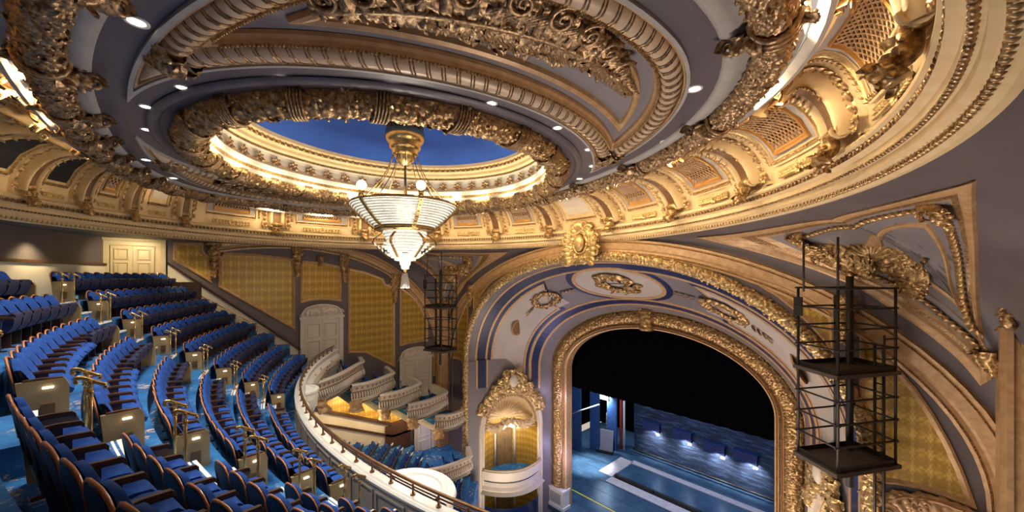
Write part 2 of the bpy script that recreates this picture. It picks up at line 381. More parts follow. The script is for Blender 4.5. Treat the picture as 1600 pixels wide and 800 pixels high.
# ============================================================ CEILING
ZC = 3.02
def warp(V):
    V = V.copy(); V[:, 2] += .030*np.maximum(0, -V[:, 0])*np.clip((V[:, 1]+6)/4, 0, 1); return V
OCY = -.2                                           # the oculus is a circle about (0, -.2)
def pol(rfun, az, z):
    p = rfun(az); return np.c_[p, np.full(len(az), z)]
def circ(r, cy=OCY):
    return lambda az: np.stack([r*np.cos(az), cy+r*np.sin(az)], -1)
def elf(a, b, cy=ECY):
    if cy != -.6: return lambda az: ell(a, b, cy, az)
    def f(az):
        ca, sa = np.cos(az), np.sin(az); n = np.where(sa < 0, 2.32, 2.0); bb = np.where(sa < 0, b, b-.12); r = ((np.abs(ca)/a)**n+(np.abs(sa)/bb)**n)**(-1/n)
        return np.stack([r*ca, cy+r*sa], -1)
    return f
ceiling = empty('ceiling', kind='structure')
AZ = np.linspace(0, 2*np.pi, 240, endpoint=False)
def rad_about(rf, az, c=(0, -.35)):
    """radius of curve rf seen from c at azimuth az"""
    t = np.linspace(0, 2*np.pi, 1441); p = rf(t)-np.array(c); a = np.unwrap(np.arctan2(p[:, 1], p[:, 0])); r = np.hypot(p[:, 0], p[:, 1])
    a0 = a[0]; q = (az-a0) % (2*np.pi)+a0; return np.interp(q, a, r)
CC = np.array([0, -.35])
def from_pol(r, az, z): return np.stack([CC[0]+r*np.cos(az), CC[1]+r*np.sin(az), np.broadcast_to(z, az.shape)], -1)
def cres_r(d, az): return rad_about(circ(5.52+d), az), rad_about(elf(8.14-d, 5.05-d, -.6), az)
r0, r3 = rad_about(circ(4.6), AZ), rad_about(elf(8.6, 5.5, -.6), AZ)
r1, r2 = cres_r(0, AZ); r1 = np.clip(r1, r0, r3); r2 = np.clip(r2, r1, r3); dep = .16*np.clip((r2-r1)/.12, 0, 1)
rows = [from_pol(r0, AZ, ZC), from_pol(r1, AZ, ZC), from_pol(r1, AZ, ZC+dep), from_pol(r2, AZ, ZC+dep), from_pol(r2, AZ, ZC), from_pol(r3, AZ, ZC)]
mb = MB(); mb.add(np.stack(rows, 1), grid_faces(240, 6, True, False)); n = 5
mb.m = np.tile([0, 0, 1, 0, 0], 240).tolist()
mb.build('soffit', ['violet', 'panelgrey'], ceiling, warp)
def crescent(d, side=1, n=90, q=0):
    a = np.linspace(-1.55, 1.55, 1200); ra, rb = cres_r(d, a); ok = np.where(rb-ra > .015)[0]; a0, a1 = a[ok[0]], a[ok[-1]]
    t = (1-np.cos(np.linspace(0, np.pi, n)))/2*.5+np.linspace(0, 1, n)*.5; az = a0+(a1-a0)*t
    inner = from_pol(cres_r(d, az)[0], az, ZC-q); outer = from_pol(cres_r(d, az)[1], az, ZC-q)[::-1]
    P = np.vstack([inner, outer]); P[:, 0] *= side; return P
def cres_sweep(mb, prof, side, mi=0, mis=None, smooth=False):
    V = np.stack([crescent(d, side, q=q) for d, q in prof], 1); Fq = grid_faces(V.shape[0], len(prof), True, False); mb.add(V, Fq, mi, smooth)
    if mis is not None: mb.m[-len(Fq):] = np.tile(np.asarray(mis), V.shape[0]).tolist()
for side in (1, -1):
    mb = MB()
    cres_sweep(mb, [(0,-.02),(0,.05),(.055,.055),(.06,0),(.065,.03),(.09,.035),(.10,-.03)], side, mis=[0,0,0,1,1,1])
    th = np.linspace(0, np.pi, 9)
    cres_sweep(mb, [(.26-.16*math.cos(t), -.05+.15*math.sin(t)) for t in th], side, 3, smooth=True)
    cres_sweep(mb, [(.42,-.05),(.43,.0),(.47,.0),(.49,-.06),(.52,-.10),(.53,-.15)], side, 1)
    cres_sweep(mb, [(.74,-.16),(.75,-.08),(.79,-.06),(.84,-.09),(.86,-.16)], side, mis=[1,1,2,1])
    mb.build('crescent_moulding', ['softgrey', 'tan', 'tan', 'torus'], ceiling, warp)
    # paired ribs crossing the torus, and a bead row beside it
    Pc, Po, Pi = crescent(.26, side), crescent(.42, side), crescent(.10, side); Pb = crescent(.45, side, q=.01)
    mb = MB(); half = len(Pc)//2
    for seg in (slice(4, half-4), slice(half+4, 2*half-4)):
        nn = max(8, int(np.linalg.norm(np.diff(Pc[seg], axis=0), axis=1).sum()/.21)); C_, O_, I_ = (resample(q[seg], n=nn) for q in (Pc, Po, Pi))
        for k in range(1, nn-1):
            T = unit(C_[k+1]-C_[k-1])
            for o2 in (-.022, .026):
                X_ = np.cross(T, (0,0,1.))*.16; arc = [C_[k]+X_*(-math.cos(t))+T*(o2+.05*math.cos(t))+np.array([0,0,.05-.163*math.sin(t)]) for t in np.linspace(0, np.pi, 7)]
                tube(mb, arc, .011, 4, 0, caps=False)
        bp = resample(Pb[seg], .055); scatter(mb, BALL, bp, (1,0,0), (0,0,-1), .026, 1)
    mb.build('torus_ribs_and_beads', ['bronze', 'gold'], ceiling, warp)
    mb = MB()
    for ci, L in ((0, 9), (half, 9)):
        seg = np.vstack([Pc[ci-L:ci] if ci else Pc[-L:], Pc[ci:ci+L]]); N, B = curve_frames(seg, (0,0,-1))
        foliage(mb, seg-[0,0,-.05], N, B, .2, .2, 16, .13, seed=3+ci, fruit=.1)
    mb.build('corner_foliage', 'bronze', ceiling, warp)
    # trophy of palms and scrolls on the panel
    cl = bez([(5.55,-3.95,ZC+.1),(6.35,-3.1,ZC+.08),(6.95,-1.9,ZC+.08),(7.15,-.8,ZC+.1),(7.0,.45,ZC+.13)], 10); cl[:, 0] *= side
    mb = MB(); g = np.random.default_rng(5)
    N, B = curve_frames(cl, (0,0,-1)); wd = np.interp(np.linspace(0, 1, len(cl)), [0,.15,.45,.6,1], [.16,.30,.56,.46,.06])
    for k in range(len(cl)-1):
        foliage(mb, cl[k:k+2], N[k:k+2], B[k:k+2], wd[k], .13, 22, .11, seed=20+k, fruit=.12)
    tube(mb, cl-[0,0,.13], .05, 6)
    for k in range(14, len(cl)-1):      # palm frond with long leaflets
        T = unit(cl[k+1]-cl[k]); 
        for s_ in (-1, 1):
            scatter(mb, LEAF, [cl[k]-[0,0,.1], cl[k]*.5+cl[k+1]*.5-[0,0,.1]], T*1.1+s_*N[k], (0,0,-1), [(.8*wd[k]+.12, .12, .12)]*2)
    for k in range(2, len(cl)-6, 4): scatter(mb, SCROLL, [cl[k]+N[k]*wd[k]*.8*(1 if k%8 else -1)-[0,0,.12]], unit(N[k]+.3), (0,0,-1), .34)
    tr = mb.build('ceiling_trophy_relief', 'bronze', None, warp)
    tag(tr, 'bronze relief of palms and scrolls on the %s' % ('large grey ceiling panel nearest the viewer' if side > 0 else 'far narrow ceiling panel beyond the chandelier'), 'relief', kind='thing')
# ring mouldings and garlands
def ring(prof, a, b, cy, name, mats, mis=None, n=160, circle=None, smooth=False, parent=ceiling, wp=warp):
    mb = MB(); V = []
    for p, z in prof:
        P = pol(circ(circle+p, cy) if circle else elf(a+p, b+p, cy), np.linspace(0, 2*np.pi, n, endpoint=False), z); V.append(P)
    Fq = grid_faces(n, len(prof), True, False); mb.add(np.stack(V, 1), Fq, 0, smooth)
    if mis is not None: mb.m = np.tile(np.asarray(mis), n).tolist()
    return mb.build(name, mats, parent, wp)
ring([(0,ZC+.02),(0,ZC-.03),(.1,ZC-.07),(.22,ZC-.05),(.27,ZC+.0),(.45,ZC+.03),(.9,ZC+.0)], 8.55, 5.42, -.6, 'edge_moulding', 'softgrey', smooth=True)
ring([(.42,ZC+.0),(.50,ZC-.08),(.60,ZC-.05),(.62,ZC-.02)], 0, 0, OCY, 'oculus_edge_moulding', 'violet', circle=4.62, smooth=True)
# great garland: a continuous core with carved swags between collars
GA, GB, GY = 9.12, 5.86, -.6
def ring_path(a, b, cy, z, a0, a1, n=24, circle=None):
    az = np.linspace(a0, a1, n); P = pol(circ(circle, cy) if circle else elf(a, b, cy), az, z); N, B = curve_frames(P, (0,0,-1)); return P, N, B
ring([(.20*math.cos(t), ZC+.02-.24*math.sin(t)) for t in np.linspace(np.pi, 0, 9)], GA, GB, GY, 'garland_core', 'bronze', smooth=True)
RIBS = [4, 22.5, 41.4, 60.6, 80, 101, 120, 140, 162, 184.4, 204, 213.5, 221.5, 230, 241, 255, 270, 290, 312, 338]
for i in range(len(RIBS)):
    a0, a1 = R(RIBS[i]), R(RIBS[(i+1) % len(RIBS)]+(360 if i == len(RIBS)-1 else 0))
    P, N, B = ring_path(GA, GB, GY, ZC-.02, a0, a1, 20); mb = MB()
    foliage(mb, P, N, B, .21, .25, 20 if i > 14 or i < 4 else 11, .078 if i > 14 or i < 4 else .1, (.0, 1.0), seed=50+i, fruit=.2)
    mb.build('leaf_swag', 'bronze', ceiling, warp)
    P, N, B = ring_path(GA, GB, GY, ZC-.02, a0-.012, a0+.012, 3); mb = MB()
    for k, dd in enumerate((-.1, 0, .1)):
        arc = [P[1]+unit(P[2]-P[0])*dd+N[1]*.25*math.cos(t)+B[1]*.30*math.sin(t) for t in np.linspace(-.2, np.pi+.2, 12)]; tube(mb, arc, .04, 6)
    for s_ in (1, -1):
        q = P[1]+N[1]*s_*.26+B[1]*.05; scatter(mb, SCROLL, [q], N[1]*s_, unit(P[2]-P[0]), .22)
        scatter(mb, WLEAF, [q]*5, [N[1]*s_+unit(P[2]-P[0])*c_+B[1]*.2 for c_ in (-.8,-.4,0,.4,.8)], B[1], .17)
    if i > 14 or i < 7 or i in (12, 13, 14):
        inw = unit(np.array([0, -.6, 0])-P[1]*[1,1,0]); TT = unit(P[2]-P[0]); q0 = P[1]+[0,0,-.02]
        hp_ = [q0+inw*.12+[0,0,-.2], q0+inw*.30+[0,0,-.12], q0+inw*.46+[0,0,-.08]]; foliage(mb, hp_, [TT]*3, [(0,0,-1)]*3, .11, .13, 16, .11, (-.1,1.1), seed=i)
        scatter(mb, scroll_t(1.5, 16, .2, 6), [q0+inw*.48+[0,0,-.12]], inw, TT, .24)
    mb.build('acanthus_collar', 'bronze', ceiling, warp)
# oculus garland with ribbon bands
ring([(.28*math.cos(t), ZC-.02-.28*math.sin(t)) for t in np.linspace(np.pi, 0, 9)], 0, 0, OCY, 'oculus_garland_core', 'bronze', circle=4.60, smooth=True)
NB = 22
for i in range(NB):
    a0, a1 = 2*math.pi*i/NB+.05, 2*math.pi*(i+1)/NB+.05
    P, N, B = ring_path(0, 0, OCY, ZC-.04, a0, a1, 10, circle=4.60); mb = MB()
    foliage(mb, P, N, B, .27, .28, 17, .105, (.0, 1.0), seed=90+i, fruit=.35)
    mb.build('fruit_swag', 'gold', ceiling, warp)
    T = unit(P[1]-P[0]); mb = MB()
    for dd in (-.11, -.055, 0, .055, .11):
        arc = [P[0]+T*(dd+.10*math.cos(t))+N[0]*.31*math.cos(t)+B[0]*.34*math.sin(t) for t in np.linspace(-.15, np.pi+.15, 12)]; tube(mb, arc, .026, 5)
    mb.build('ribbon_band', 'bronze', ceiling, warp)
# drum of the oculus and its blue sky
ring([(0,ZC-.02),(0,ZC+.06),(-.05,ZC+.1),(-.05,ZC+.2),(-.12,ZC+.24),(-.12,ZC+.34),(-.05,ZC+.40),(.08,ZC+.52),(.14,ZC+.72),(.13,ZC+.80),(.04,ZC+.84),(.04,ZC+.92),(-.03,ZC+.98),(-.03,ZC+1.08),(-.11,ZC+1.14),(-.11,ZC+1.24),(-.19,ZC+1.28),(-.19,ZC+1.40),(-.16,ZC+1.42)],
     0, 0, OCY, 'oculus_drum', ['pale', 'cream', 'gold'], [0,0,2,0,0,0,1,0,0,0,2,1,1,1,2,1,1,2], circle=4.36)
mb = MB()
P, N, B = ring_path(0, 0, OCY, ZC+1.19, 0, 2*math.pi, 121, circle=4.24)
scatter(mb, BALL, P[:-1], (0,0,1), N[:-1], (.08,.05,.05)); P2, _, _ = ring_path(0, 0, OCY, ZC+.88, 0, 2*math.pi, 181, circle=4.38); scatter(mb, BALL, P2[:-1], (0,0,1), (0,0,-1), .04)
mb.build('egg_and_bead_rows', 'gilt', ceiling, warp)
Ps, Ns, Bs = ring_path(0, 0, OCY, ZC+.56, 0, 2*math.pi, 45, circle=4.46)
for k in range(44):
    mb = MB(); inw = -unit(Ps[k]-[0,OCY,ZC+.56]); scatter(mb, FLOWER, [Ps[k]+inw*.05], (0,0,1), inw+[0,0,-.4], .19)
    scatter(mb, WLEAF, [Ps[k]+inw*.04]*3, [(0,0,-1), np.cross(inw, (0,0,1))+[0,0,-.5], np.cross((0,0,1), inw)+[0,0,-.5]], inw, .2)
    mb.build('rosette', 'bronze', ceiling, warp)
mb = MB(); Pk = []
for k in range(9):
    rr = 4.2*(1-k/8.01); Pk.append((rr, ZC+1.40+.55*(1-(rr/4.2)**2)))
lathe(mb, Pk, (0,OCY,0), 64); mb.build('painted_sky', 'sky', ceiling, warp)
# recessed downlights
ORDW = ['first','second','third','fourth','fifth','sixth','seventh','eighth','ninth','tenth','eleventh','twelfth','thirteenth','fourteenth','fifteenth','sixteenth','seventeenth','eighteenth','nineteenth','twentieth','twenty-first','twenty-second']
SPOTS = [(2.25,-4.96),(.93,-5.41),(-.5,-5.44),(-1.64,-5.01),(3.54,-3.89),(4.54,-2.53),(5.19,-1.02),(5.29,.63),(4.97,2.15),(4.27,3.31),(3.24,4.12),
         (3.91,-5.40),(-3.3,-5.53),(-5.35,-4.99),(7.79,1.04),(6.43,2.99),(4.63,4.32)]
wz = lambda x, y, z: float(warp(np.array([[x, y, z]]))[0, 2])
SPO = ['fourth','third','second','first','fifth','sixth','seventh','eighth','ninth','tenth','eleventh','at the upper left near the great garland','lower of two at the far left','lowest at the far left','nearest the right-hand grilles','middle one on the right','closest to the cartouche']
for k, (x, y) in enumerate(SPOTS):
    e = empty('recessed_downlight', (x, y, wz(x, y, ZC)-.004), label=('small round downlight, %s from the left in the grey ring around the oculus' % SPO[k]) if k < 11 else ('small downlight of the outer grey ring, %s' % SPO[k]), cat='ceiling light', group='downlights of the %s soffit band' % ('inner' if k < 11 else 'outer'))
    rr = .105 if k < 11 else .12
    mb = MB(); lathe(mb, [(rr*.68,.0),(rr*.7,-.012),(rr,-.014),(rr,.01)], seg=20); mb.build('trim_ring', 'white', e)
    mb = MB(); lathe(mb, [(0,-.004),(rr*.7,-.004)], seg=20); mb.build('lens', 'lamp', e)
    lamp('SPOT', (x, y, wz(x, y, ZC)-.08), 270, (1,.93,.82), .08, (0,0,0), 100, .7, name='downlight_beam')
for x, y in [(-5.29,.63),(-4.97,2.15),(-4.54,-2.53),(-7.8,1.0),(-6.4,2.9),(0,4.7)]:
    lamp('SPOT', (x, y, wz(x, y, ZC)-.42), 150, (1,.93,.82), .08, (0,0,0), 95, .7, name='downlight_beam')

# ---- cove (vaulted frieze) between the great garland and the cornice
ring([(-.10,ZC+.05),(.0,ZC-.04),(.06,ZC-.03),(.06,ZC+.03),(-.1,ZC+.07)], 9.62, 6.26, GY, 'cove_lip', ['softgrey','softgrey'], wp=None)
ring([(0,ZC+.09),(.05,ZC+.09)], 9.60, 6.24, GY, 'cove_light_strip', 'strip', wp=None)
CT, CBm = (9.72, 6.40, -.6, 3.16), (10.42, 9.38, ECY, 2.16)
def cove(az, u, off=0.0):
    """vaulted cove: u = 0 at the cornice, 1 behind the garland; off = towards the hall"""
    az = np.atleast_1d(np.asarray(az, float)); u = np.broadcast_to(np.asarray(u, float), az.shape)
    pt, pb = ell(CT[0], CT[1], CT[2], az), ell(CBm[0], CBm[1], CBm[2], az); TM = 2.35; Hs = (CT[3]-CBm[3])/math.sin(TM)
    th = u*TM; k = ((1-np.cos(th))/(1-math.cos(TM)))[:, None]; P = np.c_[pb+(pt-pb)*k, CBm[3]+Hs*np.sin(th)]
    if np.any(off):
        d = unit(pt-pb); L = np.linalg.norm(pt-pb, axis=1)/(1-math.cos(TM))
        nn = unit(np.c_[d*(Hs*np.cos(th))[:, None], -L*np.sin(th)]); P = P+nn*np.broadcast_to(off, az.shape)[:, None]
    return P
def cove_n(az, u): return unit(cove(az, u, .1)-cove(az, u, 0))
cove_o = empty('trim_1', kind='structure')
mb = MB(); azs = np.linspace(0, 2*np.pi, 180, endpoint=False)
mb.add(np.stack([cove(azs, u) for u in np.linspace(0, 1, 9)], 1), grid_faces(180, 9, True, False), 0, True); mb.build('cove_surface', 'cream', cove_o)
def arcm(az): p = ell(CBm[0], CBm[1], CBm[2], np.atleast_1d(az)); return float(np.hypot(*(p[0]-[0, 0])))
def cove_strip(mb, azc, w0, w1, u0, u1, prof, mi=0, n=10, smooth=True):
    """a band along the height of the cove at azimuth azc, between arc offsets w0..w1 (metres), profile heights"""
    r = arcm(azc); us = np.linspace(u0, u1, n); k = len(prof)
    V = np.stack([cove(np.full(n, azc+(w0+(w1-w0)*i/(k-1))/r), us, prof[i]) for i in range(k)], 1)
    mb.add(V, grid_faces(n, k), mi, smooth)
DARKBAY = (12, 13, 14, 15)
for i, azd in enumerate(RIBS):
    az = R(azd); r = arcm(az); nxt = RIBS[(i+1) % len(RIBS)]+(360 if i == len(RIBS)-1 else 0); gap = R(nxt-azd)*r; prv = RIBS[i-1]-(360 if i == 0 else 0)
    gmin = min(gap, R(azd-prv)*r); s = min(1.0, gmin/2.6); ls, us = 10, 0
    # rib: three brown flutes between cream rolls, with a leaf band on each side
    mb = MB(); hw = .17*s
    cove_strip(mb, az, -hw, hw, .1, 1, [.22]+[.26 if k % 2 else .19 for k in range(7)]+[.22], 1, 14)
    for sg in (-1, 1):
        cove_strip(mb, az, sg*hw, sg*(hw+.2*s), .06, 1, [.0+.22,.30,.31,.27,.18,.0], 0, 14)
        cove_strip(mb, az, sg*(hw+.2*s), sg*(hw+.44*s), .03, 1, [.0,.09,.09,.0], 0, 14, False)
        cove_strip(mb, az, sg*(hw+.46*s), sg*(hw+.58*s), .16, 1, [.0,.07,.04,.0], 2, 14)
    mb.build('rib', ['cream', 'brown', 'gilt'], cove_o)
    mb = MB(); u = np.linspace(.14, .97, 13)
    for sg in (-1, 1):
        a2 = az+sg*(hw+.32*s)/r; P = cove(np.full(13, a2), u, .10); Nn = cove_n(np.full(13, a2), u); T = np.gradient(P, axis=0)
        scatter(mb, WLEAF, P, T, Nn, .17*s+.02); scatter(mb, WLEAF, P[::2], -T[::2]+np.cross(Nn[::2], T[::2]), Nn[::2], .12*s+.02)
        scatter(mb, FLOWER, cove(np.array([a2]), np.array([.09]), .12), (0,0,1), cove_n(np.array([a2]), np.array([.08])), .17*s)
        a3 = az+sg*(hw+.52*s)/r; u2 = np.linspace(.18, .97, 20); P = cove(np.full(20, a3), u2, .06); scatter(mb, LEAF, P, np.gradient(P, axis=0)+np.cross(cove_n(np.full(20, a3), u2), np.gradient(P, axis=0))*.6, cove_n(np.full(20, a3), u2), .09)
        a4 = az+sg*hw*1.0/r; u3 = np.linspace(.35, .98, 9); P = cove(np.full(9, a4), u3, .29); scatter(mb, WLEAF, P, -np.gradient(P, axis=0)+sg*np.cross((0,0,1), P)*.15, cove_n(np.full(9, a4), u3), .15*s)
    # volutes and acanthus bracket at the foot, volute at the head
    T = unit(np.array([-math.sin(az), math.cos(az), 0.])); rd = cove_n(np.array([az]), np.array([0.]))[0]
    foot = cove(np.array([az]), np.array([.10]), .20)[0]
    tube(mb, [foot-T*.24*s, foot+T*.24*s], .11*s+.02, 12)
    head = cove(np.array([az]), np.array([.84]), .24)[0]; tube(mb, [head-T*.2*s, head+T*.2*s], .10*s+.02, 12)
    g = np.random.default_rng(i)
    base = foot+np.array([0,0,-.12])+rd*.02
    pl = [base+rd*.03+[0,0,-.02], base+rd*.04+[0,0,-.16], base+rd*.16*s+[0,0,-.28], base+rd*.10+[0,0,-.42]]
    pl = bez(pl, 4); Nf, Bf = np.broadcast_to(T, pl.shape), np.broadcast_to(rd, pl.shape)
    foliage(mb, pl, Nf, Bf, .17*s, .12*s+.03, 24, .10*s+.02, (-.1,1.1), seed=i, fruit=.08)
    tube(mb, pl, .09*s+.02, 7)
    mb.build('rib_ornament', 'gold', cove_o)
    for P0 in (foot, head):
        mb = MB()
        for sg in (-1, 1):
            q = P0+T*sg*.245*s; scatter(mb, scroll_t(1.7, 18, .14, 5), [q], rd, T*sg, .24*s+.03)
            lathe_c = MB()
        mb.build('volute', 'cream', cove_o)
    # bay to the next rib
    hwB = hw+.66*s; r2_ = arcm(R((azd+nxt)/2)); b0, b1 = az+hwB/r, R(nxt)-hwB/r
    if b1-b0 < .02: continue
    def bp(a, u, off=0.): return cove(b0+(b1-b0)*np.asarray(a, float), np.asarray(u, float), off)
    def rect_frame(mb, a0, a1, u0, u1, w, h, mi, n=8):
        wa = w/(R(nxt-azd)*r2_)*1.2; wu = w/1.9
        loop = []
        for (x0, y0, x1, y1) in ((a0,u0,a1,u0),(a1,u0,a1,u1),(a1,u1,a0,u1),(a0,u1,a0,u0)):
            for t in np.linspace(0, 1, n, endpoint=False): loop.append((x0+(x1-x0)*t, y0+(y1-y0)*t))
        L = np.array(loop); cx_, cy_ = (a0+a1)/2, (u0+u1)/2
        def sc_(k): return np.stack([cx_+(L[:,0]-cx_)*(1-k*wa/(a1-a0)*2), cy_+(L[:,1]-cy_)*(1-k*wu/(u1-u0)*2)], -1)
        prof = [(0,0),(0,h),(.4,h*1.25),(.7,h*.7),(1,h*.5),(1,0)]
        V = np.stack([bp(sc_(k)[:,0], sc_(k)[:,1], q) for k, q in prof], 1); mb.add(V, grid_faces(len(L), len(prof), True, False), mi)
        S = sc_(1); return (S[:,0].min(), S[:,0].max(), S[:,1].min(), S[:,1].max())
    mb = MB(); rect_frame(mb, .0, 1.0, .135, .98, .05, .05, 0); 
    P = bp(np.linspace(.02,.98,26), np.full(26,.165), .05); scatter(mb, BALL, P, (0,0,1), cove_n(np.full(26, (b0+b1)/2), np.full(26,.165)), .045, 1)
    mb.build('panel_moulding', ['cream', 'gold'], cove_o)
    # horizontal leaf ornament under the panel
    mb = MB(); nA = 11; aa = np.linspace(.2, .8, nA); P = bp(aa, np.full(nA,.065), .03); nrm = cove_n(np.full(nA, (b0+b1)/2), np.full(nA,.11)); dirx = np.gradient(P, axis=0)*np.sign(aa-.5+1e-6)[:, None]
    for j, up in enumerate((-.6, .6, 0)): scatter(mb, WLEAF, P, dirx*1.0+np.array([0,0,up])*np.linalg.norm(dirx, axis=1)[:, None], nrm, .14*s+.03)
    scatter(mb, FLOWER, bp([.5],[.065],.05), (0,0,1), nrm[:1], .16*s)
    mb.build('frieze_spray', 'gilt', cove_o)
    if i in (4, 10):                                     # plain panel above the proscenium cartouche
        mb = MB(); a, u = np.meshgrid(np.linspace(.12,.88,8), np.linspace(.24,.8,6), indexing='ij'); mb.add(bp(a.ravel(), u.ravel(), .03), grid_faces(8, 6)); mb.build('plain_panel', 'pale', cove_o)
    elif i in DARKBAY:
        mb = MB(); a, u = np.meshgrid(np.linspace(.02,.98,8), np.linspace(.2,.97,6), indexing='ij'); mb.add(bp(a.ravel(), u.ravel(), .02), grid_faces(8, 6)); mb.build('dark_opening', 'dark', cove_o)
    else:
        mb = MB(); a, u = np.meshgrid(np.linspace(.03,.97,8), np.linspace(.19,.95,6), indexing='ij'); mb.add(bp(a.ravel(), u.ravel(), .012), grid_faces(8, 6)); mb.build('panel_field', 'softgrey', cove_o)
        mb = MB(); q = rect_frame(mb, .13, .87, .21, .66, .085, .08, 0); mb.build('grille_frame', 'orange', cove_o)
        mb = MB(); a, u = np.meshgrid(np.linspace(q[0],q[1],6), np.linspace(q[2],q[3],5), indexing='ij'); mb.add(bp(a.ravel(), u.ravel(), .02), grid_faces(6, 5)); mb.build('grille_backing', 'dark', cove_o)
        mb = MB(); w_, h_ = q[1]-q[0], q[3]-q[2]; asp = (b1-b0)*w_*r2_/(h_*1.9); nl = 6
        for sgn in (1, -1):
            for k in range(-nl, int(nl*(asp+1))+1):
                x = np.linspace(0, 1, 7); aa = (k+nl*x)/(nl*asp); 
                if sgn < 0: aa = 1-aa
                ok = (aa >= -.001) & (aa <= 1.001)
                if ok.sum() < 2:
                    continue
                lo, hi = max(0, -k/nl), min(1, (nl*asp-k)/nl); x = np.linspace(lo, hi, 5); aa = (k+nl*x)/(nl*asp)
                if sgn < 0: aa = 1-aa
                tube(mb, bp(q[0]+w_*aa, q[2]+h_*x, .05), .017, 4, 0, caps=False)
        mb.build('grille_lattice', 'tan', cove_o)
# ---- cornice ring with its bead rows, down to the wall heads
corn = empty('trim_2', kind='structure')
CP = [(-.02,2.20),(-.08,2.17),(-.08,2.11),(.0,2.07),(.03,2.00),(-.04,1.97),(.02,1.95),(.06,1.93),(.06,1.83),(.12,1.81),(.15,1.79),(.15,1.69),(.21,1.67),(.24,1.65),(.24,1.58),(.30,1.57),(.34,1.53),(.42,1.53)]
ring(CP, 10.36, 9.32, ECY, 'cornice', ['cream', 'bronze'], [0]*17, parent=corn, n=200, wp=None)
for nm, dp, zz, sz, k in (('bead_row', .0, 2.03, (.062,.05,.045), 460), ('bead_row', .10, 1.81, (.038,.034,.034), 640), ('leaf_row', .265, 1.60, (.058,.05,.045), 520)):
    P, N, B = ring_path(10.36+dp, 9.32+dp, ECY, zz, 0, 2*math.pi, 2400); P = resample(P, n=k); inw = unit(-P*[1,1,0]); mb = MB()
    scatter(mb, (BALL[0], BALL[1]) if nm != 'leaf_row' else sphere_t(5, 3), P+inw*.01, (0,0,1), inw, sz); tag(mb.build(nm, 'bronze' if nm != 'leaf_row' else 'gold', corn), kind='stuff')

# ============================================================ HALL WALLS
XW, YF, YB = 12.0, 9.05, -12.5          # side walls, proscenium wall, back wall
ZS, ZL = -5.5, -17.5                    # springing of the great arches, lowest level
def arch_pts(a, b, zc, zb, n=48, e=2.0, piers=6):
    """half-width a, rise b above zc, straight piers down to zb: (x, z) from left foot to right foot"""
    t = np.linspace(np.pi, 0, n); c_, s_ = np.cos(t), np.sin(t)
    x = a*np.sign(c_)*np.abs(c_)**(2/e); z = zc+b*np.abs(s_)**(2/e)
    zl = np.linspace(zb, zc, piers, endpoint=False)
    return np.r_[np.c_[np.full(piers, -a), zl], np.c_[x, z], np.c_[np.full(piers, a), zl[::-1]]]
OUT = arch_pts(12.0, 7.15, ZS, ZL)            # great front arch of the hall
GAR = arch_pts(9.45, 6.45, ZS, ZL, e=2.15)    # garlanded arch
front = empty('wall_front', kind='structure')
def f3(P, q): P = np.asarray(P); return np.stack([P[..., 0], np.full(P.shape[:-1], YF)-q, P[..., 1]], -1)
mb = MB(); mb.add(np.stack([f3(GAR, 0), f3(OUT, 0)], 1), grid_faces(len(OUT), 2)); mb.build('wall_face', 'violet_wall', front)
def arc_sweep(name, P2, to3, prof, mats, parent, mis=None, smooth=False, inward=True):
    """profile (offset towards the outside of the arch, height off the wall)"""
    P2 = np.asarray(P2, float); T = unit(np.gradient(P2, axis=0)); N2 = np.stack([-T[:, 1], T[:, 0]], -1)
    V = np.stack([to3(P2+N2*p, q) for p, q in prof], 1); mb = MB(); Fq = grid_faces(len(P2), len(prof)); mb.add(V, Fq, 0, smooth)
    if mis is not None: mb.m = np.tile(np.asarray(mis), len(P2)-1).tolist()
    return mb.build(name, mats, parent)
BANDP = [(-.62,0),(-.62,.07),(-.55,.09),(-.5,.05),(-.42,.04),(-.36,.07),(-.12,.09),(-.08,.05),(-.04,.10),(.02,.11),(.05,.06),(.08,.0)]
arc_sweep('arch_moulding', OUT[4:-4], f3, BANDP, ['tan', 'bronze'], front, [0,0,1,0,0,0,1,0,0,1,0])
# garland round the proscenium splay, carved in swags
core = [(.2*math.cos(t), .22*math.sin(t)) for t in np.linspace(0, np.pi, 7)]
arc_sweep('garland_core', GAR, f3, core, 'bronze', front, smooth=True)
gp3 = resample(f3(GAR, .0), n=141); gN, gB = curve_frames(gp3, (0,-1,0))
for k in range(0, 140, 4):
    mb = MB(); foliage(mb, gp3[k:k+5], gN[k:k+5], gB[k:k+5], .20, .20, 17, .115, (0,1), seed=200+k, fruit=.3); mb.build('leaf_swag', 'gilt', front)
def FW(*pts): return np.array([on_y(px, py, YF) for px, py in pts])
SPAN = [FW((1343,515),(1370,541),(1402,572),(1432,607),(1460,648),(1485,692),(1505,735),(1527,795),(1480,778),(1440,764),(1400,756),(1343,752)),
        FW((1135,421),(1180,432),(1220,445),(1255,460),(1280,474),(1298,488),(1303,497),(1303,553),(1285,530),(1265,508),(1245,488),(1215,464),(1180,443))]
PILA = FW((1310,462),(1332,462),(1321,535))
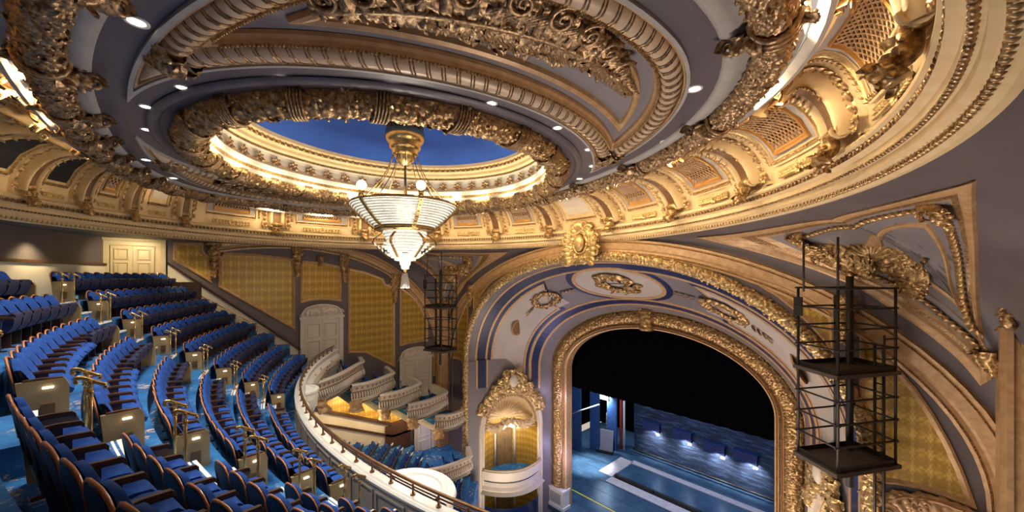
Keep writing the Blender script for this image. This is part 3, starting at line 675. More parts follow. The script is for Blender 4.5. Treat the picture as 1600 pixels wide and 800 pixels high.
# side walls (mirror of one another) with their great arch
SIDE = arch_pts(9.55, 7.9, -5.8, ZL, e=2.1)
SIDE[:, 0] -= .5
walls = {}
for sg, nm in ((-1, 'wall_left'), (1, 'wall_right')):
    wl = empty(nm, kind='structure'); walls[sg] = wl
    s3 = (lambda sg: lambda P, q: np.stack([sg*(XW-np.broadcast_to(q, np.asarray(P).shape[:-1])), np.asarray(P)[..., 0], np.asarray(P)[..., 1]], -1))(sg)
    walls[sg, 'f'] = s3
    mb = MB(); bot = np.c_[np.linspace(SIDE[0,0], SIDE[-1,0], len(SIDE)), np.full(len(SIDE), ZL)]
    mb.add(np.stack([s3(bot, 0), s3(SIDE, 0)], 1), grid_faces(len(SIDE), 2))
    mb.add(s3(np.array([(YB, ZL), (SIDE[0,0], ZL), (SIDE[0,0], 2.2), (YB, 2.2)]), 0), [[0,1,2,3]]); mb.add(s3(np.array([(YB, -6), (-2.5, -6), (-2.5, 1.75), (YB, 1.75)]), -.02), [[0,1,2,3]]); mb.build('wall_face', 'violet_wall', wl)
    arc_sweep('arch_moulding', SIDE[SIDE[:, 0] > -3.7][:-4], s3, BANDP, ['tan', 'bronze'], wl, [0,0,1,0,0,0,1,0,0,1,0])
L3 = walls[-1, 'f']; R3 = walls[1, 'f']; WL, WR = walls[-1], walls[1]
# vault filling from arch heads to the cornice: pendentives
def pend(sx, sy):
    """corner vault; (u, v): u round the corner from front centre to side centre, v up"""
    def S(u, v, off=0.):
        u = np.atleast_1d(np.asarray(u, float)); v = np.broadcast_to(np.asarray(v, float), u.shape)
        n = len(OUT)//2; fr = OUT[n:-6] if False else None
        # lower edge: along the front arch from its crown to the corner, then along the side arch
        tf = np.clip(u*2, 0, 1); ts = np.clip(u*2-1, 0, 1)
        af = np.pi/2*(1-tf); xf = 12.0*np.cos(af); zf = ZS+7.15*np.sin(af)
        as_ = np.pi/2*ts; y_s = (YF-.0)*(1-0)*np.cos(as_)*1.0; zs = ZS+7.6*np.sin(as_)
        X = np.where(u <= .5, xf, 12.0); Y = np.where(u <= .5, YF, -.5+(YF+.5)*np.cos(as_)); Zb = np.where(u <= .5, zf, zs)
        yc = -.5; B = np.stack([X, Y], -1); az = np.arctan2(B[:, 1]-ECY, B[:, 0]); C = ell(10.74, 9.7, ECY, az)
        ztop = 1.56; h = (1-np.cos(v*np.pi/2))[:, None]; z = Zb+(ztop-Zb)*np.sin(v*np.pi/2); P2 = B+(C-B)*h
        P = np.c_[P2, z]
        if np.any(off):
            d = unit(C-B); P = P+np.c_[d*(np.cos(v*np.pi/2))[:, None], -.5*np.sin(v*np.pi/2)]*np.broadcast_to(off, u.shape)[:, None]
        P[:, 0] *= sx
        if sy < 0: P[:, 1] = -1.1-P[:, 1]
        return P
    return S
ceil2 = empty('ceiling_vault', kind='structure')
def project(P): d = P-np.array([CX, CY, 0]); fw = -sn_*d[:, 0]+cs*d[:, 1]; rt = cs*d[:, 0]+sn_*d[:, 1]; return 800+F_PX*rt/fw, YH-F_PX*d[:, 2]/fw
def survey_vault():
    S = pend(1, 1); uu, vv = np.meshgrid(np.linspace(.02, .98, 260), np.linspace(.01, .99, 160), indexing='ij'); px, py = project(S(uu.ravel(), vv.ravel()))
    top = [(1090,371),(1150,364),(1300,338),(1400,314),(1470,296),(1527,280)]; rt = [(1527,280),(1527,340),(1530,400),(1530,440),(1534,480),(1538,550),(1540,603)]; lf = [(1540,603),(1491,549),(1435,506),(1345,449),(1255,412),(1172,390),(1090,371)]
    L = np.vstack([resample(q, n=31)[:-1] for q in (top, rt, lf)]); uv = []
    for x, y in L: i = np.argmin((px-x)**2+(py-y)**2); uv.append((uu.ravel()[i], vv.ravel()[i]))
    i = np.argmin((px-1440)**2+(py-400)**2); uv = np.array(uv)
    for c in (0, 30, 60): # smooth each side
        for _ in range(3):
            idx = (np.arange(c+1, c+30)) % 90; uv[idx] = .5*uv[idx]+.25*(uv[idx-1]+uv[(idx+1) % 90])
    return uv, np.array([uu.ravel()[i], vv.ravel()[i]])
TRI_UV, TRI_C = survey_vault()
def vault_uv(pts, n):
    S = pend(1, 1); uu, vv = np.meshgrid(np.linspace(.02, .98, 200), np.linspace(.01, .99, 120), indexing='ij'); px, py = project(S(uu.ravel(), vv.ravel())); L = resample(pts, n=n); I = [np.argmin((px-x)**2+(py-y)**2) for x, y in L]
    return uu.ravel()[I], vv.ravel()[I]
TROPHY_UV = vault_uv([(1270,388),(1330,398),(1385,400),(1420,420),(1440,462)], 24)
mb = MB(); a_ = np.linspace(R(150), R(390), 81); P0 = np.c_[ell(10.70, 9.66, ECY, a_), np.full(81, 1.56)]; c_a, s_a = np.cos(a_), np.sin(a_); k_ = np.minimum(12.0/np.abs(c_a).clip(.01), 13.5/np.abs(s_a).clip(.01)); P1 = np.c_[k_*c_a, ECY+k_*s_a, np.full(81, 1.6)]; mb.add(np.stack([P0, P1], 1), grid_faces(81, 2)); mb.build('rear_flat_ceiling', 'violet_wall', ceil2)
for sx, sy in ((1,1), (-1,1)):
    S = pend(sx, sy); uu, vv = np.meshgrid(np.linspace(0, 1, 41), np.linspace(0, 1, 13), indexing='ij')
    mb = MB(); mb.add(S(uu.ravel(), vv.ravel()), grid_faces(41, 13), 0, True); mb.build('pendentive', 'violet_wall', ceil2)
    if sy < 0: continue
    # triangular panel: outline in (u, v) found by height; nested mouldings
    def tri(k, n=30, off=0.):
        """three-sided outline on the vault, k = inset 0..1 towards its middle"""
        c0 = TRI_UV.mean(0)*.0+TRI_C; Q = c0+(TRI_UV-c0)*(1-k*np.linspace(1,1,1)); return S(Q[:, 0], Q[:, 1], off)
    def tri_sweep(mb, prof, mi=0, mis=None):
        V = np.stack([tri(k, off=q) for k, q in prof], 1); Fq = grid_faces(V.shape[0], len(prof), True, False); mb.add(V, Fq, mi, False)
        if mis is not None: mb.m[-len(Fq):] = np.tile(np.asarray(mis), V.shape[0]).tolist()
    mb = MB(); tri_sweep(mb, [(0,0),(0,.10),(.03,.12),(.09,.10),(.12,.06),(.17,.08),(.20,.03),(.36,.03),(.38,.05),(.385,.02),(.50,.02)], mis=[0,0,0,0,1,0,2,2,0,2])
    tri_sweep(mb, [(.50,.02),(.51,.08),(.54,.09),(.57,.06),(.58,.02)], mis=[0,0,0,1])
    mb.build('pendentive_moulding', ['tan', 'bronze', 'panelgrey'], ceil2)
    mb = MB(); V = np.stack([tri(k_, off=.025) for k_ in (.575, .7, .85, .97)], 1); mb.add(V, grid_faces(90, 4, True, False)); mb.build('pendentive_field', 'panelgrey', ceil2)
    rope = resample(tri(.28, off=.08), .16 if sx > 0 else .22, closed=True); T = np.roll(rope, -1, 0)-rope; Nn = unit(np.array([-sx*.75, -.65, -.2]))
    mb = MB(); scatter(mb, WLEAF, rope, T, np.broadcast_to(Nn, rope.shape), .2); scatter(mb, BALL, rope, T, np.broadcast_to(Nn, rope.shape), .07); mb.build('leaf_rope', 'bronze' if sx < 0 else 'gold', ceil2)
    cor = tri(.28, off=.1); mb = MB()
    for ci in (0, 30, 60):
        seg = np.array([cor[(ci-3) % 90], cor[ci], cor[(ci+3) % 90]]); N, B = curve_frames(seg, Nn); foliage(mb, seg, N, B, .2, .18, 18, .12, seed=ci, fruit=.2)
    mb.build('corner_foliage', 'gold', ceil2)
    # trophy
    cl = np.vstack([S(np.array([u]), np.array([v]), .12) for u, v in zip(*TROPHY_UV)])
    N, B = curve_frames(cl, Nn); mb = MB(); wd = np.interp(np.linspace(0,1,24), [0,.2,.5,.8,1], [.15,.42,.62,.55,.12])
    for k in range(23): foliage(mb, cl[k:k+2], N[k:k+2], B[k:k+2], wd[k], .14, 24, .11, seed=400+k, fruit=.12)
    for k in range(2, 20, 3): scatter(mb, SCROLL, [cl[k]+N[k]*wd[k]*(1 if k % 2 else -1)+B[k]*.08], N[k], B[k], .38)
    for k in range(9):
        a = -1.2+.3*k; d = N[12]*math.cos(a)+unit(cl[13]-cl[11])*math.sin(a); scatter(mb, LEAF, [cl[12]+B[12]*.1], d, B[12], (.55,.22,.3))
    tag(mb.build('vault_trophy_relief', 'gold', None), 'gilded carved trophy of leaves and scrolls on the %s corner vault' % ('right-hand' if sx > 0 else 'far left-hand'), 'relief')

# ---- proscenium splay (painted soffit) and gilded opening frame
YO = 15.1
OPN = arch_pts(7.15, 4.7, -6.6, ZL)
FRM_IN = arch_pts(5.97, 3.4, -6.4, -16.0)
def splay(t, v, off=0.):
    """t = 0..1 from left foot over the crown to the right foot, v = 0 at the garland .. 1 at the opening frame"""
    t = np.atleast_1d(np.asarray(t, float)); v = np.broadcast_to(np.asarray(v, float), t.shape); n = len(GAR); x = t*(n-1)
    A = np.stack([np.interp(x, np.arange(n), GAR[:, k]) for k in (0, 1)], -1); B = np.stack([np.interp(x, np.arange(n), OPN[:, k]) for k in (0, 1)], -1)
    cv = .5-.5*np.cos(v*np.pi); vv = v[:, None]; P2 = A+(B-A)*(vv*.85+.15*cv[:, None]); y = YF+.1+(YO-.35-YF-.1)*v
    P = np.c_[P2[:, 0], y, P2[:, 1]]
    if np.any(off):
        c2 = np.c_[np.zeros(len(t)), y, np.minimum(P2[:, 1], -6.3)]; d = unit(c2-P); P = P+d*np.broadcast_to(off, t.shape)[:, None]
    return P
sof = empty('trim_3', kind='structure')
tt = np.linspace(6/(len(GAR)-1), 1-6/(len(GAR)-1), 121); uu, vv = np.meshgrid(tt, np.linspace(0, 1, 12), indexing='ij')
mb = MB(); mb.add(splay(uu.ravel(), vv.ravel()), grid_faces(121, 12), 0, True); mb.build('splay_face', 'lilac', sof)
def strip(mb, ta, tb, v0, v1, off, mi, n=60):
    t = np.linspace(ta, tb, n); v0 = np.broadcast_to(v0, t.shape); v1 = np.broadcast_to(v1, t.shape)
    V = np.stack([splay(t, v0, 0), splay(t, v0, off), splay(t, v1, off), splay(t, v1, 0)], 1); mb.add(V, grid_faces(n, 4), mi)
# arch parameter where springing starts: index 6 of len
tS = 6/(len(GAR)-1); tl, tr = tS-.012, 1-tS+.012
OV = .085                                 # half-width of the central oval in t
mb = MB()
for a, b in ((tl, .5), (.5, tr)):
    nv, gd = 0, 1
    def bump_v(base, amp): # bands part round the oval
        t = np.linspace(a, b, 60); return base
    strip(mb, a, b, .085, .105, .04, 1); strip(mb, a, b, .105, .20, .02, 0); strip(mb, a, b, .20, .22, .05, 1)
    strip(mb, a, b, .825, .85, .05, 1); strip(mb, a, b, .735, .825, .02, 0); strip(mb, a, b, .71, .735, .05, 1)
mb.build('painted_bands', ['navy', 'tan'], sof)
for sd in (-1, 1):
    def T_(x): return .5+sd*x
    e0, e1 = OV+.012, .5-tl
    def outline(k, q):
        """field outline: pointed towards the crown"""
        v0, v1 = .26+k, .665-k; n = 24; a0, a1 = e0+.02+k*.25, e1-k*.12; loop = []
        for x in np.linspace(a1, a0, n, endpoint=False): loop.append((x, v0))
        for f_ in np.linspace(0, 1, 8, endpoint=False): loop.append((a0+.035*math.sin(f_*math.pi/2)+.01*f_, v0+(v1-v0)*f_))
        for x in np.linspace(a0+.045, a1, n, endpoint=False): loop.append((x, v1))
        for f_ in np.linspace(0, 1, 6, endpoint=False): loop.append((a1, v1+(v0-v1)*f_))
        L = np.array(loop); return splay(T_(L[:, 0]), L[:, 1], q)
    mb = MB(); V = np.stack([outline(k, q) for k, q in ((-.036,.0),(-.036,.02),(0,.02))], 1); mb.add(V, grid_faces(len(V), 3, True, False), 0)
    V = np.stack([outline(k, q) for k, q in ((0,.02),(0,.05),(.022,.05),(.022,.02))], 1); mb.add(V, grid_faces(len(V), 4, True, False), 1)
    mb.build('field_moulding', ['navy', 'tan'], sof)
    mb = MB(); n = 40; t = np.linspace(e1-.003, e0+.03, n); V = np.stack([splay(T_(t), np.full(n, v), .022) for v in np.linspace(.285, .64, 7)], 1); mb.add(V, grid_faces(n, 7), 0, True); mb.build('cream_field', 'soffit_cream', sof)
    # wreath
    tw = .155; th = np.linspace(0, 2*np.pi, 33); P = splay(T_(tw+.030*np.cos(th)), .45+.085*np.sin(th), .06); N, B = curve_frames(P, unit(np.array([0, .0, -1.])+[0, -.3, 0])); mb = MB()
    foliage(mb, P, N, B, .16, .10, 16, .17, seed=31+sd, fruit=.2)
    for s_ in (-1, 1):
        for q in range(4): scatter(mb, WLEAF, splay([T_(tw+s_*(.04+.008*q))], [.45], .06), splay([T_(tw+s_*.08)], [.45], .06)-splay([T_(tw)], [.45], .06)+np.array([0,(q-1.5)*.4,0]), (0,0,-1), .28)
    mb.build('wreath_relief', 'gold', sof)
    # round grille
    tg = .275; P0 = splay([T_(tg)], [.47], .05)[0]; n0 = unit(splay([T_(tg)], [.47], .3)[0]-P0); t1 = unit(splay([T_(tg+.01)], [.47])[0]-splay([T_(tg)], [.47])[0]); t1 = unit(t1-n0*(t1@n0)); t2 = np.cross(n0, t1)
    mb = MB(); th = np.linspace(0, 2*np.pi, 28, endpoint=False); V = np.stack([P0+r_*(np.cos(th)[:, None]*t1+np.sin(th)[:, None]*t2)+n0*h for r_, h in ((.60,-.02),(.60,.04),(.52,.05),(.50,.02))], 1); mb.add(V, grid_faces(28, 4, True, False), 0)
    mb.add(V[:, 3], [list(range(28))], 1); gr = mb.build('round_grille', ['tan', 'brown'], sof); mb = MB()
    for k in range(-5, 6):
        x = k*.09; h = math.sqrt(max(0, .25-x*x))
        for A_, B_ in ((t1, t2), (t2, t1)): tube(mb, [P0+A_*x-B_*h+n0*.03, P0+A_*x+B_*h+n0*.03], .012, 4, caps=False)
    mb.build('grille_bars', 'bronze', gr)
# central oval with gold relief
th = np.linspace(0, 2*np.pi, 40, endpoint=False)
def ovp(k, q): return splay(.5+(OV-.012-k*.2)*np.cos(th), .44+(.27-k)*np.sin(th), q)
mb = MB(); mb.add(np.stack([ovp(-.045, .0), ovp(-.045, .03), ovp(0, .03)], 1), grid_faces(40, 3, True, False), 0)
mb.add(np.stack([ovp(k, q) for k, q in ((0,.03),(0,.07),(.03,.07),(.03,.03))], 1), grid_faces(40, 4, True, False), 1)
mb.add(np.stack([ovp(k, .035) for k in (.03, .1, .18, .26)], 1), grid_faces(40, 4, True, False), 2); mb.build('crown_oval', ['navy', 'tan', 'soffit_cream'], sof)
P = splay(.5+.022*np.cos(th), .42+.12*np.sin(th), .06); N, B = curve_frames(P, (0,-.3,-1)); mb = MB(); foliage(mb, P, N, B, .25, .12, 14, .2, seed=77, fruit=.2)
scatter(mb, SCROLL, splay([.47,.53,.48,.52], [.45,.45,.32,.55], .1), (1,0,0), (0,-.3,-1), .5); mb.build('crown_relief', 'gold', sof)

# gilded frame of the opening
frame = empty('trim_4', kind='structure')
def o3(P, q): P = np.asarray(P); return np.stack([P[..., 0], np.full(P.shape[:-1], YO)-q, P[..., 1]], -1)
def frame_strip(name, k0, k1, prof, mats, mis=None, smooth=False):
    """k: 0 at the inner edge, 1 at the outer edge of the frame"""
    V = np.stack([o3(FRM_IN+(OPN2-FRM_IN)*(k0+(k1-k0)*p), q) for p, q in prof], 1); mb = MB(); mb.add(V, grid_faces(len(FRM_IN), len(prof)), 0, smooth)
    if mis: mb.m = np.tile(np.asarray(mis), len(FRM_IN)-1).tolist()
    return mb.build(name, mats, frame)
OPN2 = arch_pts(7.15, 4.7, -6.6, -16.0)
frame_strip('inner_moulding', 0, .30, [(0,-.5),(0,.1),(.2,.14),(.3,.06),(.5,.08),(.6,.16),(.75,.16),(.8,.08),(1,.12)], ['tan', 'bronze'], [0,0,1,0,0,0,1,0])
frame_strip('band', .30, .92, [(0,.12),(.05,.2),(.3,.30),(.55,.36),(.8,.32),(.95,.2),(1,.12)], 'bronze', smooth=True)
frame_strip('outer_moulding', .92, 1.06, [(0,.1),(.2,.26),(.7,.28),(1,.0)], 'gold')
mid = FRM_IN+(OPN2-FRM_IN)*.62; mp = resample(o3(mid, .2), n=121); N, B = curve_frames(mp, (0,-1,0))
for k in range(0, 120, 6):
    mb = MB(); foliage(mb, mp[k:k+7], N[k:k+7], B[k:k+7], .30, .2, 15, .12, (0,1), seed=500+k, fruit=.3)
    for j in (0, 3): scatter(mb, FLOWER, [mp[k+j]+B[k+j]*.2], N[k+j], B[k+j], .22)
    mb.build('carved_band', 'orange' if False else 'gold', frame)
for kk, sz, n in ((.18, .05, 420), (.98, .07, 260)):
    P = resample(o3(FRM_IN+(OPN2-FRM_IN)*kk, .2), n=n); mb = MB(); scatter(mb, BALL, P, (0,0,1), (0,-1,0), sz); tag(mb.build('bead_row', 'gold', frame), kind='stuff')
mb = MB()                                                # keystone
bx(mb, -.28, .28, YO-.55, YO-.1, -3.05, -1.85); foliage(mb, [(0,YO-.5,-3.0),(0,YO-.55,-2.4),(0,YO-.5,-1.8)], [(1,0,0)]*3, [(0,-1,0)]*3, .3, .2, 16, .2, seed=9); scatter(mb, SCROLL, [(-.2,YO-.6,-1.9),(.2,YO-.6,-1.9)], (1,0,0), (0,-1,0), .4); mb.build('keystone', 'gold', frame)
for sg in (-1, 1):
    mb = MB(); xa, xb = sorted((sg*5.95, sg*7.3)); bx(mb, xa, xb, YO-.5, YO+.2, -16.0, -14.7); bx(mb, xa-.05, xb+.05, YO-.55, YO+.25, -14.8, -14.65); bx(mb, xa-.05, xb+.05, YO-.55, YO+.25, -16, -15.8)
    V = [(xa+.2, YO-.52, -15.65), (xb-.2, YO-.52, -15.65), (xb-.2, YO-.52, -14.95), (xa+.2, YO-.52, -14.95)]; mb.add(V, [[0,1,2,3]], 1); mb.build('pedestal', ['white', 'softgrey'], frame)
# cartouche at the crown of the front arch
ct = empty('crown_cartouche', (0, YF-.25, 1.45), label='large gilded cartouche with an oval boss at the crown of the proscenium arch', cat='cartouche')
mb = MB(); V, Fq = sphere_t(20, 9); mb.add(V*[.27,.16,.38]+[0,-.38,.08], Fq, 0, True); mb.build('oval_boss', 'gilt', ct)
mb = MB(); th = np.linspace(0, 2*np.pi, 33)
tube(mb, np.c_[.36*np.cos(th), np.full(33, -.3), .08+.48*np.sin(th)], .06, 8); P = np.c_[.62*np.cos(th), np.full(33, -.15), .05+.66*np.sin(th)]; N, B = curve_frames(P, (0,-1,0)); foliage(mb, P, N, B, .22, .2, 15, .2, (0,1), seed=6, fruit=.15)
for sx_ in (-1, 1):
    for (x, z, s_) in ((.42,.62,.5), (.75,.25,.45), (.8,-.3,.5), (.45,-.55,.45), (.2,.85,.35)): scatter(mb, scroll_t(1.7, 22, .16, 6), [(sx_*x, -.3, z)], (sx_, 0, .4), (0,-1,0), s_)
    for j in range(7): scatter(mb, WLEAF, [(sx_*.35, -.15, -.55+.12*j)], (sx_, -.1, -.9+.28*j), (0,-1,0), .62)
mb.build('scroll_frame', 'gilt', ct)
mb = MB(); 
for j in range(5): scatter(mb, WLEAF, [(0,-.3,.62)], (-.6+.3*j, -.2, 1), (0,-1,0), .42)
mb.build('leaf_crest', 'gilt', ct)

# ============================================================ LEFT WALL (photographed positions lifted onto the wall plane x = -12)
def LW(*pts): return np.array([on_x(px, py, -XW) for px, py in pts])
FR = [(0,0),(0,.05),(.05,.08),(.10,.05),(.14,.02)]
def damask_panel(pts, to3, parent, off=.0, prof=FR, mat='damask'):
    P = np.asarray(pts, float); mb = MB(); frame2d(P, lambda a, q: to3(a, off+q), prof, mb); mb.build('panel_frame', 'tan', parent)
    mb = MB(); I = inset2d(P, .12); fill(mb, to3(I, off+.02)); mb.build('damask_panel', mat, parent)
damask_panel(LW((270,406),(270,378.5),(317.5,379),(317.5,392),(328,402),(331,443)), L3, WL)
damask_panel(LW((341,449),(341,405),(350,394),(400,396),(454,403),(461,411),(461,516)), L3, WL)
damask_panel(LW((468.5,474.6),(468.5,406.5),(500,409),(530,415.5),(533.6,421.5),(533,471.6),(517,469),(500,468.6),(484,470.5)), L3, WL)
damask_panel(LW((543.5,552),(543.5,418.5),(572,424.5),(585,429.5),(599,435),(602,443),(617,448),(617,574.5),(570.5,552)), L3, WL)
damask_panel(LW((624.5,541.5),(624.5,448),(638,456),(648,465),(656,475.5),(663,489),(668.5,504),(668.5,533.5),(658,533.5),(647,535.5),(635,538)), L3, WL)
damask_panel(LW((676,548),(689,545),(689,586),(676,588)), L3, WL)
for sx in (1, -1):
    for P_ in SPAN:
        Q_ = P_.copy(); Q_[:, 0] *= sx; damask_panel(Q_, f3, front)
    mb = MB(); x0 = sx*(PILA[0,0]+PILA[1,0])/2; zt, zb = PILA[0,1], PILA[2,1]; P3 = np.array([(x0, YF-.08, zt+(zb-zt)*q) for q in (0,.25,.5,.75,1)]); ws = [.22,.2,.14,.1,.05]
    for k in range(4): foliage(mb, P3[k:k+2], [(1,0,0)]*2, [(0,-1,0)]*2, ws[k], .14, 24, .13, (0,1), seed=k, fruit=.15)
    mb.build('spandrel_console', 'gold', front)
    # corner pier with its consoles
    xa, xb = sorted((sx*11.5, sx*12.0)); mb = MB(); bx(mb, xa, xb, 8.35, YF, -14, .9); xa2, xb2 = sorted((sx*11.58, sx*11.68)); bx(mb, xa2, xb2, 8.28, 8.35, -14, .7); xa2, xb2 = sorted((sx*11.78, sx*11.88)); bx(mb, xa2, xb2, 8.28, 8.35, -14, .7); mb.build('corner_pier', 'tan', front)
    mb = MB()
    for z_, h in ((-.35, .75), (1.1, .4)):
        P3 = np.array([(sx*11.6, 8.25, z_-h*q) for q in (0,.33,.66,1)]); 
        for k in range(3): foliage(mb, P3[k:k+2], [(1,0,0)]*2, [(0,-1,0)]*2, [.16,.14,.09][k], .16, 26, .12, (0,1), seed=k+5, fruit=.15)
    mb.build('pier_console', 'gold', front)
dh = f3(FW((1388,778),(1412,772),(1440,774),(1470,781),(1500,792),(1530,806)), .1); N_, B_ = curve_frames(dh, (0,-1,0)); mb = MB(); foliage(mb, dh-[0,0,.25], N_, B_, .32, .12, 14, .16, (0,1), seed=8); scatter(mb, SCROLL, [dh[0]-[0,.1,.3], dh[2]-[0,.1,.3], dh[4]-[0,.1,.4]], (1,0,0), (0,-1,0), .5); mb.build('door_head_relief', 'tan', front)
mb = MB(); sweep(mb, dh, N_, B_, [(-.06,0),(-.06,.12),(.02,.16),(.06,.05)]); mb.build('door_head_moulding', 'tan', front)
# gilded pilaster consoles
def console(px, py, wpx, hpx, to=L3, nm='pilaster_console', parent=WL):
    a = on_x(px-wpx/2, py, -XW); b = on_x(px+wpx/2, py, -XW); c_ = on_x(px, py+hpx, -XW); w_ = abs(b[0]-a[0])/2; y0 = (a[0]+b[0])/2; z0 = a[1]; h = z0-c_[1]
    mb = MB(); P = np.array([(-XW+.02, y0, z0-h*t) for t in (0,.2,.4,.6,.8,1)]); ws = w_*np.array([1,.9,.7,.5,.4,.15])
    for k in range(5): foliage(mb, P[k:k+2], [(0,1,0)]*2, [(1,0,0)]*2, ws[k], .14, 26, .13, (0,1), seed=int(px)+k, fruit=.15)
    scatter(mb, SCROLL, [(-XW+.16, y0-w_*.6, z0-.1), (-XW+.16, y0+w_*.6, z0-.1)], (0,1,0), (1,0,0), w_*.9); scatter(mb, FLOWER, [(-XW+.2, y0, z0-h*.25)], (0,1,0), (1,0,0), w_*.7)
    mb.build(nm, 'gold', parent)
for q in ((334,374,22,60), (464,384,18,48), (500,400,11,16), (537,398,15,44), (617,430,15,42)): console(*q)
# pilaster strips between the panels (paler violet bands stand a little proud)
# doors with carved pediments
def door(name, y0, y1, z0, z1, zt, parent=None, deep=.0, mat='door'):
    d = empty(name, (0,0,0), kind='structure')
    if parent is None: pass
    mb = MB(); bx(mb, -XW, -XW+.10, y0, y1, z0, zt-.55); 
    for a, b in ((y0, y0+.22), (y1-.22, y1)): bx(mb, -XW, -XW+.16, a, b, z0, z1+.15)
    bx(mb, -XW, -XW+.22, y0-.05, y1+.05, z1+.10, z1+.22); mb.build('surround', 'pale', d)
    mb = MB(); yc, hw = (y0+y1)/2, (y1-y0)/2; top = zt
    arcp = [(y0+.05, z1+.22), (y1-.05, z1+.22)]+[(yc+hw*.92*math.cos(t), z1+.3+(top-z1-.3)*math.sin(t)**.7) for t in np.linspace(.15, math.pi-.15, 14)]
    frame2d(np.array(arcp), lambda a, q: L3(a, q+.03), [(0,0),(0,.13),(.06,.16),(.1,.1),(.1,0)], mb); fill(mb, L3(np.array(arcp), .08))
    P = np.array([(-XW+.1, yc-hw*.75, z1+.42), (-XW+.1, yc, z1+.50), (-XW+.1, yc+hw*.75, z1+.42)]); foliage(mb, P, [(0,0,1)]*3, [(1,0,0)]*3, .16, .08, 16, .13, (0,1), seed=3)
    for s_ in (-1, 1): scatter(mb, SCROLL, [(-XW+.14, yc+s_*hw*.85, z1+.38)], (0,s_,0), (1,0,0), .34)
    mb.build('pediment', 'pale', d)
    yl, yr = y0+.24, y1-.24; ym = (yl+yr)/2
    for a, b in ((yl, ym-.01), (ym+.01, yr)):
        mb = MB(); bx(mb, -XW+.02, -XW+.13, a, b, z0, z1+.05); lf = mb.build('door_leaf', mat, d); H = z1-z0
        for f0, f1 in ((.05,.30), (.36,.64), (.70,.95)):
            mb = MB(); P = np.array([(a+.1, z0+H*f0), (b-.1, z0+H*f0), (b-.1, z0+H*f1), (a+.1, z0+H*f1)]); frame2d(P, lambda a_, q: L3(a_, q+.13), [(0,0),(.0,.035),(.03,.045),(.07,.0)], mb); fill(mb, L3(inset2d(P, .12), .145)); mb.build('door_panel', mat, lf)
    return d
yA, zA = on_x(468, 494, -XW); yB, _ = on_x(535, 494, -XW)
door('door_1', yA, yB, -5.35, on_x(500, 500, -XW)[1], on_x(501, 475, -XW)[1], mat='pale')
yA, _ = on_x(623, 560, -XW); yB, _ = on_x(673, 560, -XW)
door('door_2', yA, yB, -9.0, on_x(650, 562, -XW)[1], on_x(650, 541, -XW)[1], mat='pale')
# grey side door with dark window beyond the second door
mb = MB(); a, b = on_x(700, 560, -XW), on_x(716, 560, -XW); P = np.array([(a[0], -9.0), (b[0], -9.0), (b[0], a[1]), (a[0], a[1])]); frame2d(P, lambda p, q: L3(p, q), [(0,0),(0,.08),(.08,.1),(.12,.03)], mb); fill(mb, L3(inset2d(P, .1), .03), 1); mb.build('side_door', ['pale', 'panelgrey'], WL)
# raking dado along the balcony stair: rail moulding, cream dado, brass handrail
rk = LW((262,411),(335,458),(400,500),(466,544)); 
mb = MB(); P3 = L3(rk, 0); sweep(mb, P3, [(0,0,1)]*4, [(1,0,0)]*4, [(-.10,0),(-.10,.06),(-.04,.07),(-.03,.12),(.05,.13),(.06,.05),(.16,.05),(.18,0)], mis=[0,0,1,1,1,0,0]); mb.build('raking_moulding', ['violet_wall', 'wood'], WL)
mb = MB(); lo = rk.copy(); lo[:, 1] = rk[:, 1]-3.4; mb.add(np.stack([L3(rk-[0,.1], .03), L3(lo, .03)], 1), grid_faces(4, 2)); mb.build('raking_dado', 'pale', WL)
hr = empty('wall_handrail', (0,0,0), label='long slender brass handrail sloping down beside the wall steps', cat='handrail')
hp = [(-XW+.6, *on_x(px, py+3, -XW+.6)) for px, py in ((232,424),(252,424),(300,452),(400,505),(470,543))]
mb = MB(); tube(mb, hp, .025, 6); mb.build('rail', 'brass', hr); mb = MB()
for q in (0, 2, 3, 4): tube(mb, [hp[q], (hp[q][0], hp[q][1], hp[q][2]-.62)], .02, 5)
mb.build('post', 'brass', hr)
# dark timber screen at the head of the stair
mb = MB(); p0, p1 = on_x(266, 441, -XW+.9), on_x(315, 441, -XW+.9); bx(mb, -XW+.82, -XW+.92, p0[0], p1[0], p0[1]-.95, p0[1]); frame2d(np.array([(p0[0], p0[1]-.95), (p1[0], p0[1]-.95), (p1[0], p0[1]), (p0[0], p0[1])]), lambda a_, q: np.stack([np.full(len(a_), -XW+.92)+q, a_[:,0], a_[:,1]], -1), [(0,0),(0,.03),(.06,.03),(.06,0)], mb)
tag(mb.build('stair_screen', 'wood'), 'low dark timber screen at the head of the wall steps', 'screen', kind='thing')
# below the boxes: lit yellow wall, dado and doors of the lower tier
ylw = LW((480,600),(560,600),(735,632),(735,652),(640,652),(612,661),(540,647),(480,636)); mb = MB(); fill(mb, L3(ylw, .04)); mb.build('lower_damask', 'damask', WL)
dd = LW((480,637),(540,648),(612,662),(641,653)); mb = MB()
for dz, w_, t_ in ((0,.10,.16), (-.75,.07,.1)):
    P3 = L3(dd+[0,dz], .04); sweep(mb, P3, [(0,0,1)]*4, [(1,0,0)]*4, [(-w_,0),(-w_,t_),(w_,t_),(w_,0)])
mb.build('lower_rail_moulding', 'wood', WL); mb = MB(); lo = dd.copy(); lo[:, 1] = -14.5; mb.add(np.stack([L3(dd, .05), L3(lo, .05)], 1), grid_faces(4, 2)); mb.build('lower_dado', 'pale', WL)
q0, q1 = on_x(601, 667, -XW), on_x(640, 667, -XW); mb = MB(); bx(mb, -XW, -XW+.14, q0[0], q1[0], -14, q0[1]); mb.build('lower_screen', 'wood', WL)
